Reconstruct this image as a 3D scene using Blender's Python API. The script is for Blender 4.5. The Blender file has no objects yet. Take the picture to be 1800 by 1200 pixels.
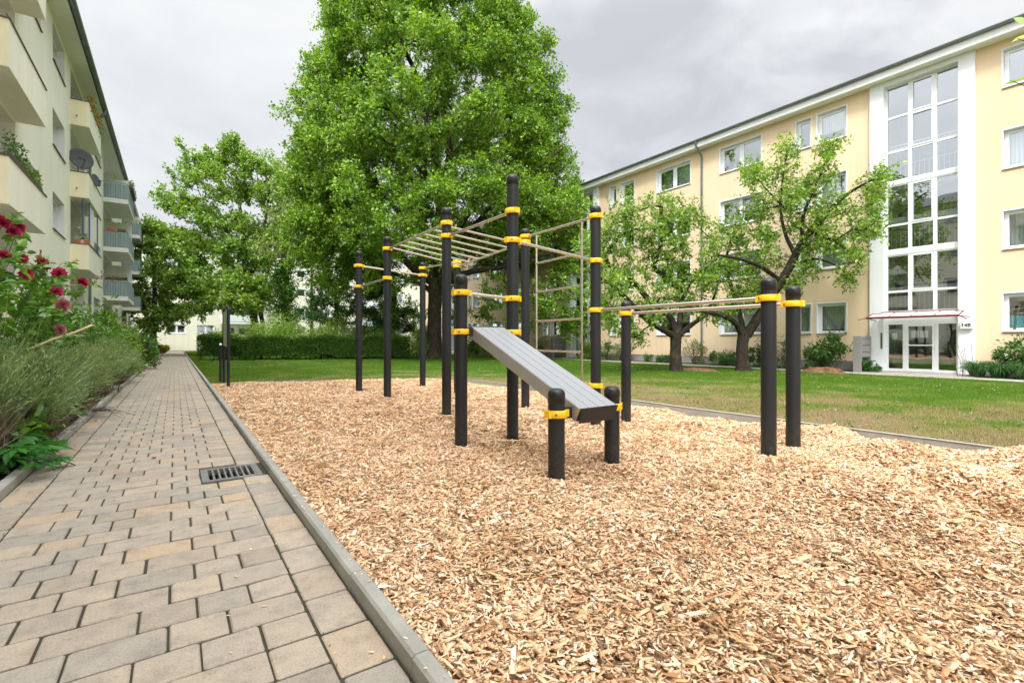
import bpy, bmesh, math, random
import numpy as np
from mathutils import Vector, Matrix

random.seed(7)
RNG = np.random.default_rng(7)
SC = bpy.context.scene
COL = SC.collection
PI = math.pi

# ------------------------------------------------------------------ survey
F_PX, H_CAM, YAW = 853.0, 1.25, math.atan(592 / 853)
SA, CA = math.sin(YAW), math.cos(YAW)
def at(px, py, d):
    """point d metres deep along the view axis, seen at a pixel of the 1800x1200 photo"""
    l = (px - 900) / F_PX * d
    return Vector((d * SA + l * CA, d * CA - l * SA, H_CAM - (py - 598) * d / F_PX))
def depth(x, y): return x * SA + y * CA
def z_at(x, y, py): return H_CAM - (py - 598) * depth(x, y) / F_PX

# ------------------------------------------------------------------ materials
def new_mat(name):
    m = bpy.data.materials.new(name); m.use_nodes = True
    nt = m.node_tree; nt.nodes.clear()
    out = nt.nodes.new('ShaderNodeOutputMaterial')
    return m, nt, out
def N(nt, t, **kw):
    n = nt.nodes.new(t)
    for k, v in kw.items():
        if k.startswith('i_'): n.inputs[k[2:].replace('_', ' ')].default_value = v
        else: setattr(n, k, v)
    return n
def ramp(nt, fac, stops, interp='LINEAR'):
    r = nt.nodes.new('ShaderNodeValToRGB'); r.color_ramp.interpolation = interp
    el = r.color_ramp.elements
    while len(el) < len(stops): el.new(0.5)
    for e, (p, c) in zip(el, stops):
        e.position = p; e.color = (c[0], c[1], c[2], 1) if not isinstance(c, float) else (c, c, c, 1)
    nt.links.new(fac, r.inputs[0]); return r.outputs[0]
def mixc(nt, fac, a, b, mode='MIX'):
    m = nt.nodes.new('ShaderNodeMix'); m.data_type = 'RGBA'; m.blend_type = mode
    for s, v in ((0, fac), (6, a), (7, b)):
        if hasattr(v, 'links'): nt.links.new(v, m.inputs[s])
        else: m.inputs[s].default_value = v if s == 0 else (v[0], v[1], v[2], 1)
    return m.outputs[2]
def noise(nt, scale, detail=4, rough=.55, vec=None, dist=0):
    n = nt.nodes.new('ShaderNodeTexNoise'); n.inputs['Scale'].default_value = scale
    n.inputs['Detail'].default_value = detail; n.inputs['Roughness'].default_value = rough
    n.inputs['Distortion'].default_value = dist
    if vec is None:
        g = nt.nodes.new('ShaderNodeNewGeometry'); vec = g.outputs['Position']
    nt.links.new(vec, n.inputs['Vector']); return n.outputs['Fac']
def bump(nt, h, strength=.3, dist=.02):
    b = nt.nodes.new('ShaderNodeBump'); b.inputs['Strength'].default_value = strength
    b.inputs['Distance'].default_value = dist; nt.links.new(h, b.inputs['Height']); return b.outputs[0]
def pbsdf(nt, out, col, rough=.6, metal=0., normal=None, spec=.5):
    p = nt.nodes.new('ShaderNodeBsdfPrincipled')
    if hasattr(col, 'links'): nt.links.new(col, p.inputs['Base Color'])
    else: p.inputs['Base Color'].default_value = (*col, 1)
    if hasattr(rough, 'links'): nt.links.new(rough, p.inputs['Roughness'])
    else: p.inputs['Roughness'].default_value = rough
    p.inputs['Metallic'].default_value = metal
    p.inputs['Specular IOR Level'].default_value = spec
    if normal is not None: nt.links.new(normal, p.inputs['Normal'])
    nt.links.new(p.outputs[0], out.inputs[0]); return p
def scaled_pos(nt, s):
    g = nt.nodes.new('ShaderNodeNewGeometry'); mp = nt.nodes.new('ShaderNodeMapping')
    mp.inputs['Scale'].default_value = s; nt.links.new(g.outputs['Position'], mp.inputs['Vector'])
    return mp.outputs[0]
def isl(nt):
    return nt.nodes.new('ShaderNodeNewGeometry').outputs['Random Per Island']

def m_plain(name, col, rough=.5, metal=0., var=.12, scale=6, bmp=0.0, bscale=80, spec=.5):
    m, nt, o = new_mat(name)
    a = tuple(max(0, c * (1 - var)) for c in col); b = tuple(min(1, c * (1 + var)) for c in col)
    c = ramp(nt, noise(nt, scale, 5, .6), [(.3, a), (.7, b)])
    nrm = bump(nt, noise(nt, bscale, 3), bmp, .004) if bmp else None
    pbsdf(nt, o, c, rough, metal, nrm, spec); return m
def m_plaster(name, col, streak=.10, grain=240):
    m, nt, o = new_mat(name)
    n1 = noise(nt, .35, 5, .6); n2 = noise(nt, 1, 5, .65, scaled_pos(nt, (3.5, 3.5, .12)))
    dk = tuple(c * (1 - streak) for c in col); li = tuple(min(1, c * 1.04) for c in col)
    c1 = ramp(nt, n1, [(.3, dk), (.65, li)])
    st = ramp(nt, n2, [(.35, (.90, .89, .87)), (.55, (1, 1, 1))])
    c2 = mixc(nt, .45, c1, st, 'MULTIPLY')
    fine = ramp(nt, noise(nt, 38, 3, .7), [(.25, (.93, .93, .92)), (.7, (1, 1, 1))])
    c3 = mixc(nt, .8, c2, fine, 'MULTIPLY')
    pbsdf(nt, o, c3, .9, 0, bump(nt, noise(nt, grain, 3), .35, .006), .2); return m
def m_leaf(name, cols, transl=.45, rough=.5, nscale=.5, hue=None, gloss=.05):
    """cols: dark..light leaf colours, picked per leaf, with slow drift between clumps"""
    m, nt, o = new_mat(name)
    mx = nt.nodes.new('ShaderNodeMath'); mx.operation = 'MULTIPLY_ADD'
    nt.links.new(isl(nt), mx.inputs[0]); mx.inputs[1].default_value = .55
    sc = nt.nodes.new('ShaderNodeMath'); sc.operation = 'MULTIPLY'; sc.inputs[1].default_value = .45
    nt.links.new(noise(nt, nscale, 3), sc.inputs[0]); nt.links.new(sc.outputs[0], mx.inputs[2])
    k = len(cols) - 1
    c = ramp(nt, mx.outputs[0], [(.12 + .76 * i / k, cc) for i, cc in enumerate(cols)])
    d = nt.nodes.new('ShaderNodeBsdfDiffuse'); t = nt.nodes.new('ShaderNodeBsdfTranslucent')
    nt.links.new(c, d.inputs[0])
    tc = mixc(nt, 1., c, (1.25, 1.2, .55), 'MULTIPLY'); nt.links.new(tc, t.inputs[0])
    s = nt.nodes.new('ShaderNodeMixShader'); s.inputs[0].default_value = transl
    nt.links.new(d.outputs[0], s.inputs[1]); nt.links.new(t.outputs[0], s.inputs[2])
    g = nt.nodes.new('ShaderNodeBsdfGlossy'); g.inputs['Roughness'].default_value = rough
    s2 = nt.nodes.new('ShaderNodeMixShader'); s2.inputs[0].default_value = gloss
    nt.links.new(s.outputs[0], s2.inputs[1]); nt.links.new(g.outputs[0], s2.inputs[2])
    nt.links.new(s2.outputs[0], o.inputs[0]); return m
def m_bark(name, a, b, sc=1.):
    m, nt, o = new_mat(name)
    n = noise(nt, 1, 6, .7, scaled_pos(nt, (16 * sc, 16 * sc, 3.2 * sc)), .6)
    c = ramp(nt, n, [(.32, a), (.66, b)])
    moss = ramp(nt, noise(nt, 2.2, 4), [(.55, 0.), (.72, .5)])
    c = mixc(nt, moss, c, (.10, .12, .05))
    pbsdf(nt, o, c, .95, 0, bump(nt, n, .9, .06), .1); return m
def m_glass(name, tint=(.72, .78, .78)):
    m, nt, o = new_mat(name)
    fr = nt.nodes.new('ShaderNodeFresnel'); fr.inputs[0].default_value = 1.5
    fm = nt.nodes.new('ShaderNodeMath'); fm.operation = 'MULTIPLY_ADD'; fm.use_clamp = True
    fm.inputs[1].default_value = 1.6; fm.inputs[2].default_value = .27
    nt.links.new(fr.outputs[0], fm.inputs[0])
    t = nt.nodes.new('ShaderNodeBsdfTransparent'); t.inputs[0].default_value = (*tint, 1)
    g = nt.nodes.new('ShaderNodeBsdfGlossy'); g.inputs['Roughness'].default_value = .015
    g.inputs[0].default_value = (.93, .97, 1, 1)
    nt.links.new(bump(nt, noise(nt, .9, 2), .06, .05), g.inputs['Normal'])
    s = nt.nodes.new('ShaderNodeMixShader'); nt.links.new(fm.outputs[0], s.inputs[0])
    nt.links.new(t.outputs[0], s.inputs[1]); nt.links.new(g.outputs[0], s.inputs[2])
    nt.links.new(s.outputs[0], o.inputs[0]); return m

M = {}
M['peach'] = m_plaster('peach_plaster', (.74, .575, .395), .06)
M['cream'] = m_plaster('cream_plaster', (.91, .905, .80), .05)
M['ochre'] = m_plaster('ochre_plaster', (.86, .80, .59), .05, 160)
M['farcream'] = m_plaster('far_plaster', (.72, .71, .57), .06)
M['white'] = m_plaster('white_plaster', (.72, .73, .75), .04)
M['soffit'] = m_plain('soffit_paint', (.76, .76, .70), .8, var=.05)
M['plinth'] = m_plain('plinth_render', (.27, .27, .26), .9, var=.18, scale=2, bmp=.4)
M['upvc'] = m_plain('white_window_plastic', (.72, .73, .74), .35, var=.03)
M['glass'] = m_glass('window_glass')
M['room'] = m_plain('room_paint', (.32, .31, .29), .9, var=.2, scale=1)
M['curtain'] = None
M['zinc'] = m_plain('weathered_zinc', (.20, .225, .235), .45, .55, var=.2, scale=3)
M['roof'] = m_plain('dark_roofing', (.10, .10, .105), .8, var=.2, bmp=.3)
M['coping'] = m_plain('brown_sheet_metal', (.10, .085, .065), .5, .2)
M['door_frame'] = m_plain('white_door_paint', (.70, .71, .71), .35, var=.03)
M['redsteel'] = m_plain('oxide_red_steel', (.14, .03, .025), .45, .0, var=.15)
M['grey_box'] = m_plain('grey_enamel', (.22, .22, .205), .5, .1, var=.06)
M['dark_gap'] = m_plain('dark_gap', (.02, .02, .02), .9)
M['black_post'] = None
M['yellow'] = m_plain('yellow_nylon', (.85, .50, .012), .38, var=.06, scale=9)
M['cap'] = m_plain('black_rubber_cap', (.011, .011, .012), .36, var=.2, spec=.4)
M['paper'] = m_plain('paper', (.80, .80, .78), .7, var=.03)
M['letter'] = m_plain('black_lettering', (.015, .015, .018), .6)
M['terracotta'] = m_plain('terracotta', (.42, .14, .065), .8, var=.15, scale=12)
M['pinkpot'] = m_plain('pink_pot', (.70, .33, .38), .6)
M['dish'] = m_plain('grey_dish_paint', (.10, .105, .115), .8, 0, spec=.2)
M['blueblind'] = m_plain('turquoise_blind', (.07, .42, .50), .7, var=.1, scale=20)

def mk_curtain(name, col, freq=22):
    m, nt, o = new_mat(name)
    w = nt.nodes.new('ShaderNodeTexWave'); w.inputs['Scale'].default_value = freq; w.inputs['Distortion'].default_value = 2.5
    g = nt.nodes.new('ShaderNodeNewGeometry'); mp = nt.nodes.new('ShaderNodeMapping')
    mp.inputs['Scale'].default_value = (.3, .3, .02); nt.links.new(g.outputs['Position'], mp.inputs[0])
    nt.links.new(mp.outputs[0], w.inputs[0])
    c = ramp(nt, w.outputs['Fac'], [(0, tuple(x * .7 for x in col)), (1, col)])
    pbsdf(nt, o, c, .95, spec=.1); return m
M['curtain'] = mk_curtain('net_curtain', (.72, .73, .72))
M['curtain_grey'] = mk_curtain('grey_curtain', (.36, .38, .37))
M['blind'] = m_plain('pale_blind', (.62, .66, .69), .8, var=.04)

def mk_post():
    m, nt, o = new_mat('anthracite_powder_coat')
    c = ramp(nt, noise(nt, 1, 4, .6, scaled_pos(nt, (9, 9, 1.2))), [(.3, (.009, .0102, .0118)), (.7, (.017, .0185, .0205))])
    scr = ramp(nt, noise(nt, 55, 2, .8), [(.70, 0.), (.80, .35)])
    c = mixc(nt, scr, c, (.06, .06, .06))
    sp_z = nt.nodes.new('ShaderNodeSeparateXYZ'); gg = nt.nodes.new('ShaderNodeNewGeometry'); nt.links.new(gg.outputs['Position'], sp_z.inputs[0])
    mz = nt.nodes.new('ShaderNodeMapRange'); mz.inputs[1].default_value = .02; mz.inputs[2].default_value = .55; mz.inputs[3].default_value = .30; mz.inputs[4].default_value = .0
    nt.links.new(sp_z.outputs['Z'], mz.inputs[0]); dm = nt.nodes.new('ShaderNodeMath'); dm.operation = 'MULTIPLY'; nt.links.new(mz.outputs[0], dm.inputs[0])
    nt.links.new(ramp(nt, noise(nt, 26, 5, .75), [(.42, 0.), (.66, .9)]), dm.inputs[1]); c = mixc(nt, dm.outputs[0], c, (.16, .12, .08))
    pbsdf(nt, o, c, .46, 0, bump(nt, noise(nt, 600, 2), .12, .001), .34); return m
M['black_post'] = mk_post()
def mk_steel():
    m, nt, o = new_mat('brushed_stainless')
    n = noise(nt, 180, 3, .6)
    c = ramp(nt, n, [(.3, (0.507, 0.466, 0.403)), (.7, (0.643, 0.600, 0.531))])
    r = ramp(nt, noise(nt, 14, 3), [(.3, .24), (.7, .40)])
    pbsdf(nt, o, c, r, 1.0); return m
M['steel'] = mk_steel()
def mk_bench():
    m, nt, o = new_mat('grey_hpl_board')
    c = ramp(nt, noise(nt, 4, 5, .6), [(.3, (0.280, 0.284, 0.297)), (.7, (0.287, 0.291, 0.300))])
    pbsdf(nt, o, c, .5, .1, bump(nt, noise(nt, 300, 2), .1, .001), .3); return m
M['bench'] = mk_bench()
M['bench_edge'] = m_plain('bench_edge_steel', (.42, .40, .37), .4, .5, var=.05)
M['bench_cap'] = m_plain('bench_end_plate', (.028, .027, .026), .45, .3)

def mk_concrete(name, a, b):
    m, nt, o = new_mat(name)
    n = noise(nt, 5, 6, .65); sp = noise(nt, 140, 2, .6)
    c = ramp(nt, n, [(.3, a), (.7, b)])
    c = mixc(nt, ramp(nt, sp, [(.30, .45), (.42, 0.)]), c, tuple(x * .5 for x in a))
    st = ramp(nt, noise(nt, 1.1, 5, .7), [(.56, 0.), (.70, .55)])
    c = mixc(nt, st, c, (.20, .17, .12))
    pbsdf(nt, o, c, .88, 0, bump(nt, sp, .35, .004), .3); return m
M['kerb'] = mk_concrete('kerb_concrete', (0.273, 0.263, 0.230), (0.355, 0.338, 0.298))
M['kerb_old'] = mk_concrete('old_kerb_concrete', (0.290, 0.273, 0.234), (0.403, 0.388, 0.348))
M['slab'] = mk_concrete('paving_slab', (0.302, 0.281, 0.252), (0.389, 0.367, 0.331))

def mk_paver():
    m, nt, o = new_mat('aged_concrete_pavers')
    c = ramp(nt, isl(nt), [(0, (0.307, 0.263, 0.214)), (.2, (0.408, 0.344, 0.274)), (.4, (0.334, 0.298, 0.257)), (.58, (0.429, 0.354, 0.274)),
                           (.76, (0.313, 0.283, 0.249)), (.9, (0.445, 0.338, 0.241)), (1, (0.371, 0.318, 0.259))])
    big = ramp(nt, noise(nt, 8., 6, .7), [(.28, (.66, .665, .68)), (.5, (1., .99, .97)), (.74, (1.18, 1.14, 1.06))])
    c = mixc(nt, .85, c, big, 'MULTIPLY')
    gr = noise(nt, 130, 3, .75)
    c = mixc(nt, .8, c, ramp(nt, gr, [(.25, (.50, .49, .47)), (.55, (1.04, 1.04, 1.03))]), 'MULTIPLY')
    st = ramp(nt, noise(nt, 1.6, 6, .72), [(.58, 0.), (.74, .55)])
    c = mixc(nt, st, c, (.24, .215, .18))
    pbsdf(nt, o, c, .86, 0, bump(nt, gr, .5, .004), .3); return m
M['paver'] = mk_paver()
M['joint'] = m_plain('sandy_moss_joint', (.045, .038, .022), .95, var=.45, scale=22, bmp=.6)
def mk_chip():
    m, nt, o = new_mat('fresh_wood_chips')
    c = ramp(nt, isl(nt), [(0, (0.218, 0.107, 0.049)), (.07, (0.502, 0.271, 0.127)), (.18, (0.699, 0.415, 0.220)), (.48, (0.831, 0.543, 0.317)),
                           (.74, (0.907, 0.640, 0.410)), (.92, (0.950, 0.737, 0.527)), (1, (0.950, 0.851, 0.683))])
    g = noise(nt, 1, 3, .6, scaled_pos(nt, (60, 240, 120)))
    c = mixc(nt, .4, c, ramp(nt, g, [(.3, (.74, .70, .64)), (.65, (1, 1, 1))]), 'MULTIPLY')
    big = ramp(nt, noise(nt, 1.5, 5, .65), [(.34, (.78, .72, .64)), (.50, (1, 1, 1))])
    c = mixc(nt, 1., c, big, 'MULTIPLY')
    pbsdf(nt, o, c, .78, 0, None, .25); return m
M['chip'] = mk_chip()
def mk_chipbed():
    m, nt, o = new_mat('wood_chip_bed')
    v = nt.nodes.new('ShaderNodeTexVoronoi'); v.inputs['Scale'].default_value = 42
    g = nt.nodes.new('ShaderNodeNewGeometry'); nt.links.new(g.outputs['Position'], v.inputs['Vector'])
    c = ramp(nt, v.outputs['Color'], [(0, (0.224, 0.120, 0.052)), (.4, (0.464, 0.312, 0.168)), (1, (0.608, 0.464, 0.312))])
    pbsdf(nt, o, c, .9, 0, bump(nt, v.outputs['Distance'], .8, .02), .2); return m
M['chipbed'] = mk_chipbed()
def mk_soil():
    m, nt, o = new_mat('garden_soil')
    n = noise(nt, 14, 6, .7)
    c = ramp(nt, n, [(.3, (.045, .032, .020)), (.6, (.12, .085, .055)), (.8, (.2, .14, .085))])
    pbsdf(nt, o, c, .95, 0, bump(nt, n, .9, .05), .15); return m
M['soil'] = mk_soil()

def lawn_color(nt):
    """worn straw-coloured turf towards the chip bed, lush green further out (x,y of the place itself)"""
    g = nt.nodes.new('ShaderNodeNewGeometry'); sp = nt.nodes.new('ShaderNodeSeparateXYZ')
    nt.links.new(g.outputs['Position'], sp.inputs[0])
    mr = nt.nodes.new('ShaderNodeMapRange'); mr.inputs[1].default_value = 7.8; mr.inputs[2].default_value = 15.5
    mr.inputs[3].default_value = .57; mr.inputs[4].default_value = -.16
    nt.links.new(sp.outputs['X'], mr.inputs[0])
    my = nt.nodes.new('ShaderNodeMapRange'); my.inputs[1].default_value = 10.; my.inputs[2].default_value = 20.
    my.inputs[3].default_value = .0; my.inputs[4].default_value = -.68
    nt.links.new(sp.outputs['Y'], my.inputs[0])
    a = nt.nodes.new('ShaderNodeMath'); a.operation = 'ADD'; nt.links.new(mr.outputs[0], a.inputs[0]); nt.links.new(my.outputs[0], a.inputs[1])
    b = nt.nodes.new('ShaderNodeMath'); b.operation = 'ADD'; nt.links.new(a.outputs[0], b.inputs[0])
    n = nt.nodes.new('ShaderNodeMath'); n.operation = 'MULTIPLY_ADD'; n.inputs[1].default_value = 2.2; n.inputs[2].default_value = -.92
    nt.links.new(noise(nt, .75, 5, .68), n.inputs[0]); nt.links.new(n.outputs[0], b.inputs[1])
    return b.outputs[0]
def mk_lawn():
    m, nt, o = new_mat('lawn_turf')
    f = lawn_color(nt)
    c = ramp(nt, f, [(.0, (0.056, 0.128, 0.016)), (.28, (0.112, 0.160, 0.032)), (.5, (0.224, 0.200, 0.080)), (.75, (0.240, 0.180, 0.100))])
    c = mixc(nt, .7, c, ramp(nt, noise(nt, 30, 4, .7), [(.3, (.6, .6, .55)), (.7, (1.15, 1.15, 1.1))]), 'MULTIPLY')
    pbsdf(nt, o, c, .95, 0, bump(nt, noise(nt, 45, 4), .9, .05), .1); return m
M['lawn'] = mk_lawn()
def mk_blade():
    m, nt, o = new_mat('grass_blades')
    f = lawn_color(nt)
    c = ramp(nt, f, [(.0, (0.121, 0.223, 0.028)), (.28, (0.172, 0.255, 0.045)), (.5, (0.286, 0.273, 0.114)), (.75, (0.344, 0.280, 0.159))])
    c = mixc(nt, .9, c, ramp(nt, isl(nt), [(0, (.62, .68, .6)), (1, (1.25, 1.15, 1.0))]), 'MULTIPLY')
    d = nt.nodes.new('ShaderNodeBsdfDiffuse'); t = nt.nodes.new('ShaderNodeBsdfTranslucent')
    nt.links.new(c, d.inputs[0]); nt.links.new(c, t.inputs[0])
    s = nt.nodes.new('ShaderNodeMixShader'); s.inputs[0].default_value = .4
    nt.links.new(d.outputs[0], s.inputs[1]); nt.links.new(t.outputs[0], s.inputs[2]); nt.links.new(s.outputs[0], o.inputs[0]); return m
M['blade'] = mk_blade()
M['daisy'] = m_plain('white_clover', (.75, .75, .68), .8)

G = lambda *c: c
M['oakleaf'] = m_leaf('oak_leaves', [(.028, .080, .008), (.115, .255, .016), (.225, .40, .027), (.43, .56, .065)], .40, nscale=.75)
M['cherryleaf'] = m_leaf('cherry_leaves', [(.05, .12, .018), (.13, .27, .03), (.25, .40, .045), (.42, .52, .10)], .42, nscale=.7)
M['mapleleaf'] = m_leaf('maple_leaves', [(.05, .12, .016), (.13, .26, .027), (.24, .40, .042), (.42, .52, .09)], .42, nscale=.35)
M["limeleaf"] = m_leaf('pale_leaves', [(.14, .22, .05), (.25, .35, .08), (.38, .44, .15)], .4, nscale=.4)
M['darkleaf'] = m_leaf('dark_evergreen_leaves', [(.025, .075, .018), (.055, .15, .034), (.10, .22, .055)], .2, .4, gloss=.03)
M['hedgeleaf'] = m_leaf('hedge_leaves', [(.028, .070, .010), (.055, .135, .016), (.12, .26, .03)], .28, gloss=.02)
M['brightleaf'] = m_leaf('spring_green_leaves', [(.13, .26, .03), (.25, .40, .06), (.42, .52, .12)], .45)
M['shrubleaf'] = m_leaf('shrub_leaves', [(.045, .11, .022), (.085, .19, .035), (.15, .28, .055)], .35)
M['greyleaf'] = m_leaf('grey_green_leaves', [(.09, .13, .055), (.17, .23, .10), (.27, .32, .16)], .35)
M['lavender'] = m_leaf('lavender_stems', [(0.063, 0.109, 0.040), (0.150, 0.241, 0.086), (0.275, 0.379, 0.150), (0.459, 0.551, 0.275)], .35, nscale=1.6)
M['dryleaf'] = m_leaf('dry_woody_stems', [(.075, .052, .035), (.17, .125, .085), (.34, .27, .19)], .1, nscale=2.)
M['roseleaf'] = m_leaf('rose_leaves', [(0.050, 0.150, 0.025), (0.125, 0.300, 0.037), (0.263, 0.463, 0.056)], .4, .35, 1.5, gloss=.07)
M['redleaf'] = m_leaf('young_red_leaves', [(.22, .05, .03), (.42, .12, .06)], .4)
M['helleleaf'] = m_leaf('glossy_perennial_leaves', [(.025, .10, .016), (.04, .17, .024), (.07, .25, .035)], .3, .45, gloss=.03)
M['lily'] = m_leaf('daylily_leaves', [(.02, .075, .016), (.045, .14, .025), (.09, .22, .04)], .3)
M['yellowleaf'] = m_leaf('yellow_foliage', [(.40, .36, .03), (.62, .55, .06)], .4)
M['petal'] = m_leaf('crimson_petals', [(0.246, 0.007, 0.043), (0.435, 0.014, 0.080), (0.652, 0.072, 0.174)], .25, gloss=.03)
M['petal_old'] = m_leaf('fading_petals', [(.26, .05, .08), (.42, .10, .15), (.52, .22, .22)], .25)
M['whitepetal'] = m_leaf('white_petals', [(.70, .70, .55), (.85, .85, .78)], .3)
M['redpetal'] = m_leaf('red_petals', [(.5, .04, .03), (.7, .16, .1)], .3)
M['deadleaf'] = m_leaf('dead_leaves', [(.10, .05, .025), (.22, .12, .06), (.36, .22, .12)], .1)
M['oakbark'] = m_bark('oak_bark', (.018, .014, .010), (.085, .068, .050))
M['cherrybark'] = m_bark('cherry_bark', (.014, .010, .008), (.065, .052, .041), 1.4)
M['bark'] = m_bark('grey_bark', (.03, .026, .02), (.10, .085, .066))
M['stem'] = m_plain('green_stem', (.10, .12, .04), .8, var=.3)
M['stick'] = m_plain('pale_dead_wood', (.52, .38, .22), .8, var=.2, scale=18)
M['twig'] = m_plain('brown_twig', (.09, .065, .045), .9, var=.3)
M['stump'] = m_bark('stump_wood', (.07, .035, .018), (.26, .15, .085))

def mk_corr():
    m, nt, o = new_mat('teal_corrugated_sheet')
    c = ramp(nt, noise(nt, 1, 4, .6, scaled_pos(nt, (4, 4, .5))), [(.3, (.22, .29, .305)), (.7, (.29, .36, .375))])
    pbsdf(nt, o, c, .5); return m
M['corr'] = mk_corr()

# ------------------------------------------------------------------ mesh helpers
def link(o, parent=None):
    COL.objects.link(o)
    if parent is not None: o.parent = parent
    return o
def root_loc(parent):
    """world location of a chain of unrotated parents"""
    v = Vector((0, 0, 0))
    while parent is not None:
        v += parent.location; parent = parent.parent
    return v
class MB:
    """collects shapes in world coordinates; build() links them as ONE mesh object"""
    def __init__(s, T=None): s.v = []; s.f = []; s.m = []; s.sm = []; s.T = T
    def add(s, vs, fs, mi=0, smooth=False):
        b = len(s.v)
        s.v += [tuple(s.T(*v)) if s.T else tuple(v) for v in vs]
        for f in fs: s.f.append([b + i for i in f]); s.m.append(mi); s.sm.append(smooth)
        return s
    def box(s, x0, x1, y0, y1, z0, z1, mi=0):
        vs = [(x, y, z) for z in (z0, z1) for x, y in ((x0, y0), (x1, y0), (x1, y1), (x0, y1))]
        return s.add(vs, [(3, 2, 1, 0), (4, 5, 6, 7), (0, 1, 5, 4), (1, 2, 6, 5), (2, 3, 7, 6), (3, 0, 4, 7)], mi)
    def quad(s, a, b, c, d, mi=0): return s.add([a, b, c, d], [(0, 1, 2, 3)], mi)
    def tube(s, pts, rad, n=10, mi=0, caps=True, smooth=True):
        pts = [Vector(p) for p in pts]
        if not hasattr(rad, '__len__'): rad = [rad] * len(pts)
        b = len(s.v); vs = []; fs = []
        up = Vector((0, 0, 1)); t0 = (pts[1] - pts[0]).normalized()
        u = t0.cross(up if abs(t0.z) < .95 else Vector((1, 0, 0))).normalized()
        for i, p in enumerate(pts):
            t = (pts[min(i + 1, len(pts) - 1)] - pts[max(i - 1, 0)])
            t = t.normalized() if t.length > 1e-9 else t0
            u = (u - t * u.dot(t)); u = u.normalized() if u.length > 1e-6 else t.orthogonal().normalized()
            w = t.cross(u)
            for k in range(n):
                a = 2 * PI * k / n
                vs.append(p + (u * math.cos(a) + w * math.sin(a)) * rad[i])
        for i in range(len(pts) - 1):
            for k in range(n):
                k2 = (k + 1) % n
                fs.append((i * n + k, i * n + k2, (i + 1) * n + k2, (i + 1) * n + k))
        s.add(vs, fs, mi, smooth)
        if caps:
            s.add(vs[:n], [tuple(range(n))[::-1]], mi); s.add(vs[-n:], [tuple(range(n))], mi)
        return s
    def lathe(s, c, prof, n=24, mi=0, smooth=True):
        """prof: list of (r, z) about the vertical through c"""
        vs = []; fs = []
        for r, z in prof:
            for k in range(n):
                a = 2 * PI * k / n; vs.append((c[0] + r * math.cos(a), c[1] + r * math.sin(a), c[2] + z))
        for i in range(len(prof) - 1):
            for k in range(n):
                k2 = (k + 1) % n; fs.append((i * n + k, i * n + k2, (i + 1) * n + k2, (i + 1) * n + k))
        return s.add(vs, fs, mi, smooth)
    def build(s, name, mats, parent=None, bevel=0, recalc=True, **props):
        me = bpy.data.meshes.new(name)
        L = root_loc(parent)
        me.from_pydata([(v[0] - L.x, v[1] - L.y, v[2] - L.z) for v in s.v], [], s.f)
        if not isinstance(mats, (list, tuple)): mats = [mats]
        for m in mats: me.materials.append(m)
        me.polygons.foreach_set('material_index', s.m); me.polygons.foreach_set('use_smooth', s.sm)
        if recalc and len(s.f) < 60000:
            bm = bmesh.new(); bm.from_mesh(me); bmesh.ops.recalc_face_normals(bm, faces=bm.faces[:]); bm.to_mesh(me); bm.free()
        me.update()
        o = link(bpy.data.objects.new(name, me), parent)
        if bevel:
            md = o.modifiers.new('edge_bevel', 'BEVEL'); md.width = bevel; md.segments = 2; md.limit_method = 'ANGLE'
        for k, v in props.items(): o[k] = v
        return o
def np_mesh(name, V, F, mats, parent=None, midx=None, smooth=False, **props):
    """V (n,3) world coordinates, F (m,k) faces all with k corners"""
    L = root_loc(parent); V = np.asarray(V, dtype=np.float32) - np.array((L.x, L.y, L.z), dtype=np.float32)
    F = np.asarray(F, dtype=np.int32); k = F.shape[1]
    me = bpy.data.meshes.new(name)
    me.vertices.add(len(V)); me.vertices.foreach_set('co', V.ravel())
    me.loops.add(F.size); me.loops.foreach_set('vertex_index', F.ravel())
    me.polygons.add(len(F)); me.polygons.foreach_set('loop_start', np.arange(0, F.size, k, dtype=np.int32))
    if not isinstance(mats, (list, tuple)): mats = [mats]
    for m in mats: me.materials.append(m)
    if midx is not None: me.polygons.foreach_set('material_index', np.asarray(midx, dtype=np.int32))
    if smooth: me.polygons.foreach_set('use_smooth', np.ones(len(F), dtype=bool))
    me.update(calc_edges=True)
    o = link(bpy.data.objects.new(name, me), parent)
    for kk, v in props.items(): o[kk] = v
    return o
def thing(name, label, cat, loc=(0, 0, 0), group=None):
    o = bpy.data.objects.new(name, None); o.location = loc; o.empty_display_size = .1
    o['label'] = label; o['category'] = cat
    if group: o['group'] = group
    return link(o)
def tag(o, label, cat, group=None):
    o['label'] = label; o['category'] = cat
    if group: o['group'] = group
    return o
def unit(a): return a / np.maximum(np.linalg.norm(a, axis=-1, keepdims=True), 1e-9)
def rand_dirs(n, up=0.):
    v = RNG.normal(size=(n, 3)); v[:, 2] += up; return unit(v)
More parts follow.
